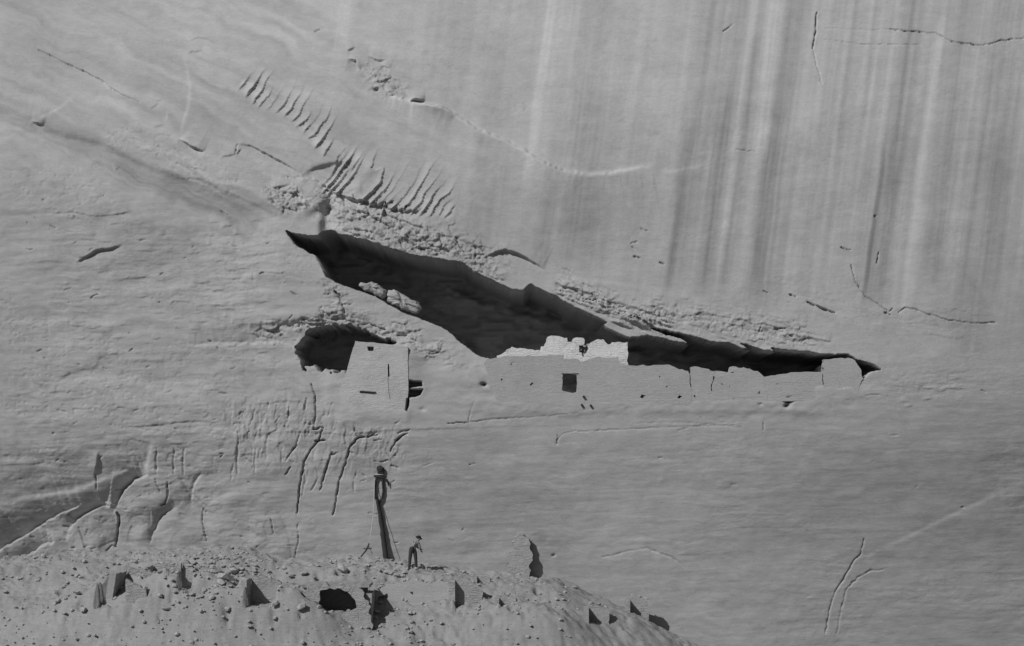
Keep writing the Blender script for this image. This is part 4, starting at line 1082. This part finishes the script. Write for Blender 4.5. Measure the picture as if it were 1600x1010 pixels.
body = skin_obj('body', body_v, body_e, body_r, M_SKIN, man)
# five bent fingers on each hand
for wr, dr in ((Vector(wrL), Vector((.9, .1, -.35)).normalized()), (Vector(wrR), Vector((.35, .75, -.5)).normalized())):
    side = dr.cross(Vector((0, 0, 1))).normalized(); dn = Vector((0, 0, -1))
    v_ = [tuple(wr), tuple(wr+dr*.05), tuple(wr+dr*.09)]; e_ = [(0, 1), (1, 2)]; r_ = [.026, .034, .032]
    for k in range(4):
        b0 = wr+dr*.09+side*(k-1.5)*.019; ln = (.034, .04, .037, .029)[k]
        i0 = len(v_); v_ += [tuple(b0+dr*ln), tuple(b0+dr*(ln*1.5)+dn*ln*.8)]; e_ += [(2, i0), (i0, i0+1)]; r_ += [.009, .008]
    i0 = len(v_); v_ += [tuple(wr+dr*.06-side*.045+dn*.015), tuple(wr+dr*.09-side*.05+dn*.035)]; e_ += [(1, i0), (i0, i0+1)]; r_ += [.011, .009]
    skin_obj('hand', v_, e_, r_, M_SKIN, man, 1)
tr_v = [pel, hipL, (-.125, -.055, .72), kneeL, (-.165, -.065, .28), (-.178, -.07, .07), hipR, (.102, .05, .72), kneeR, (.138, .055, .28), (.152, .06, .07), (0, .02, 1.06)]
tr_e = [(0, 1), (1, 2), (2, 3), (3, 4), (4, 5), (0, 6), (6, 7), (7, 8), (8, 9), (9, 10), (0, 11)]
skin_obj('trousers', tr_v, tr_e, [.145, .115, .098, .083, .075, .075, .115, .098, .083, .075, .075, .145], M_DARKCLOTH, man)
sh_v = [(0, .02, 1.05), sp1, ch, (.16, .205, 1.34), shL, elL, tuple(Vector(elL).lerp(Vector(wrL), .75)), shR, elR, tuple(Vector(elR).lerp(Vector(wrR), .75))]
skin_obj('shirt', sh_v, [(0, 1), (1, 2), (2, 3), (2, 4), (4, 5), (5, 6), (2, 7), (7, 8), (8, 9)], [.135, .145, .165, .085, .08, .06, .048, .08, .06, .048], M_SHIRT, man)
for s_ in (-1, 1):      # braces over the shirt back
    skin_obj('suspender', [(-.02+s_*.05, -.13-s_*.03+.02, 1.08), (.03+s_*.05, -.09-s_*.03+.05, 1.2), (.10+s_*.06, -.01-s_*.05+.06, 1.36)], [(0, 1), (1, 2)], [.013, .013, .013], M_DARKCLOTH, man, 1)
for ak, kx in ((ankL, 1), (ankR, 1)):
    a1 = Vector(ak); skin_obj('boot', [tuple(a1+Vector((0, 0, .08))), tuple(a1+Vector((-.01, -.02, -.045))), tuple(a1+Vector((.07, .07, -.055))), tuple(a1+Vector((.12, .12, -.062)))], [(0, 1), (1, 2), (2, 3)], [.055, .05, .045, .032], M_BOOT, man, 2)
# head details: hair, ears, nose, hat
hc = Vector(hd0).lerp(Vector(hd1), .6); fwd = Vector((.62, .55, -.5)).normalized(); up = Vector((.25, .3, .9)).normalized(); rt = fwd.cross(up).normalized()
def blob(name, c, r3, mat, sub=2):
    bm = bmesh.new(); bmesh.ops.create_icosphere(bm, subdivisions=sub, radius=1)
    for v in bm.verts: v.co = rt*v.co.x*r3[0]+fwd*v.co.y*r3[1]+up*v.co.z*r3[2]+c
    me = bpy.data.meshes.new(name); bm.to_mesh(me); bm.free(); me.polygons.foreach_set('use_smooth', [True]*len(me.polygons)); return link(name, me, mat, man)
blob('hair', hc-fwd*.025+up*.01, (.088, .09, .09), M_HAIR)
for s_ in (-1, 1):
    blob('ear', hc+rt*.092*s_-up*.01, (.012, .022, .034), M_SKIN, 1); blob('eye', hc+fwd*.085+rt*.032*s_+up*.012, (.012, .008, .008), M_HAIR, 1)
blob('nose', hc+fwd*.098-up*.012, (.013, .022, .02), M_SKIN, 1); blob('mouth', hc+fwd*.086-up*.045, (.024, .006, .006), M_HAT, 1)
bm = bmesh.new(); rings = []
for rr_, hh in ((.0, .10), (.055, .11), (.085, .09), (.095, .03), (.10, .012), (.145, .004), (.165, .010), (.163, .0), (.10, -.004)):
    rings.append([bm.verts.new(hc+up*(.035+hh)+(rt*math.cos(k*math.pi/10)+fwd*math.sin(k*math.pi/10))*max(rr_, .002)) for k in range(20)])
for i in range(len(rings)-1):
    for k in range(20): bm.faces.new([rings[i][k], rings[i][(k+1) % 20], rings[i+1][(k+1) % 20], rings[i+1][k]])
me = bpy.data.meshes.new('hat'); bm.to_mesh(me); bm.free(); me.polygons.foreach_set('use_smooth', [True]*len(me.polygons)); link('hat', me, M_HAT, man)
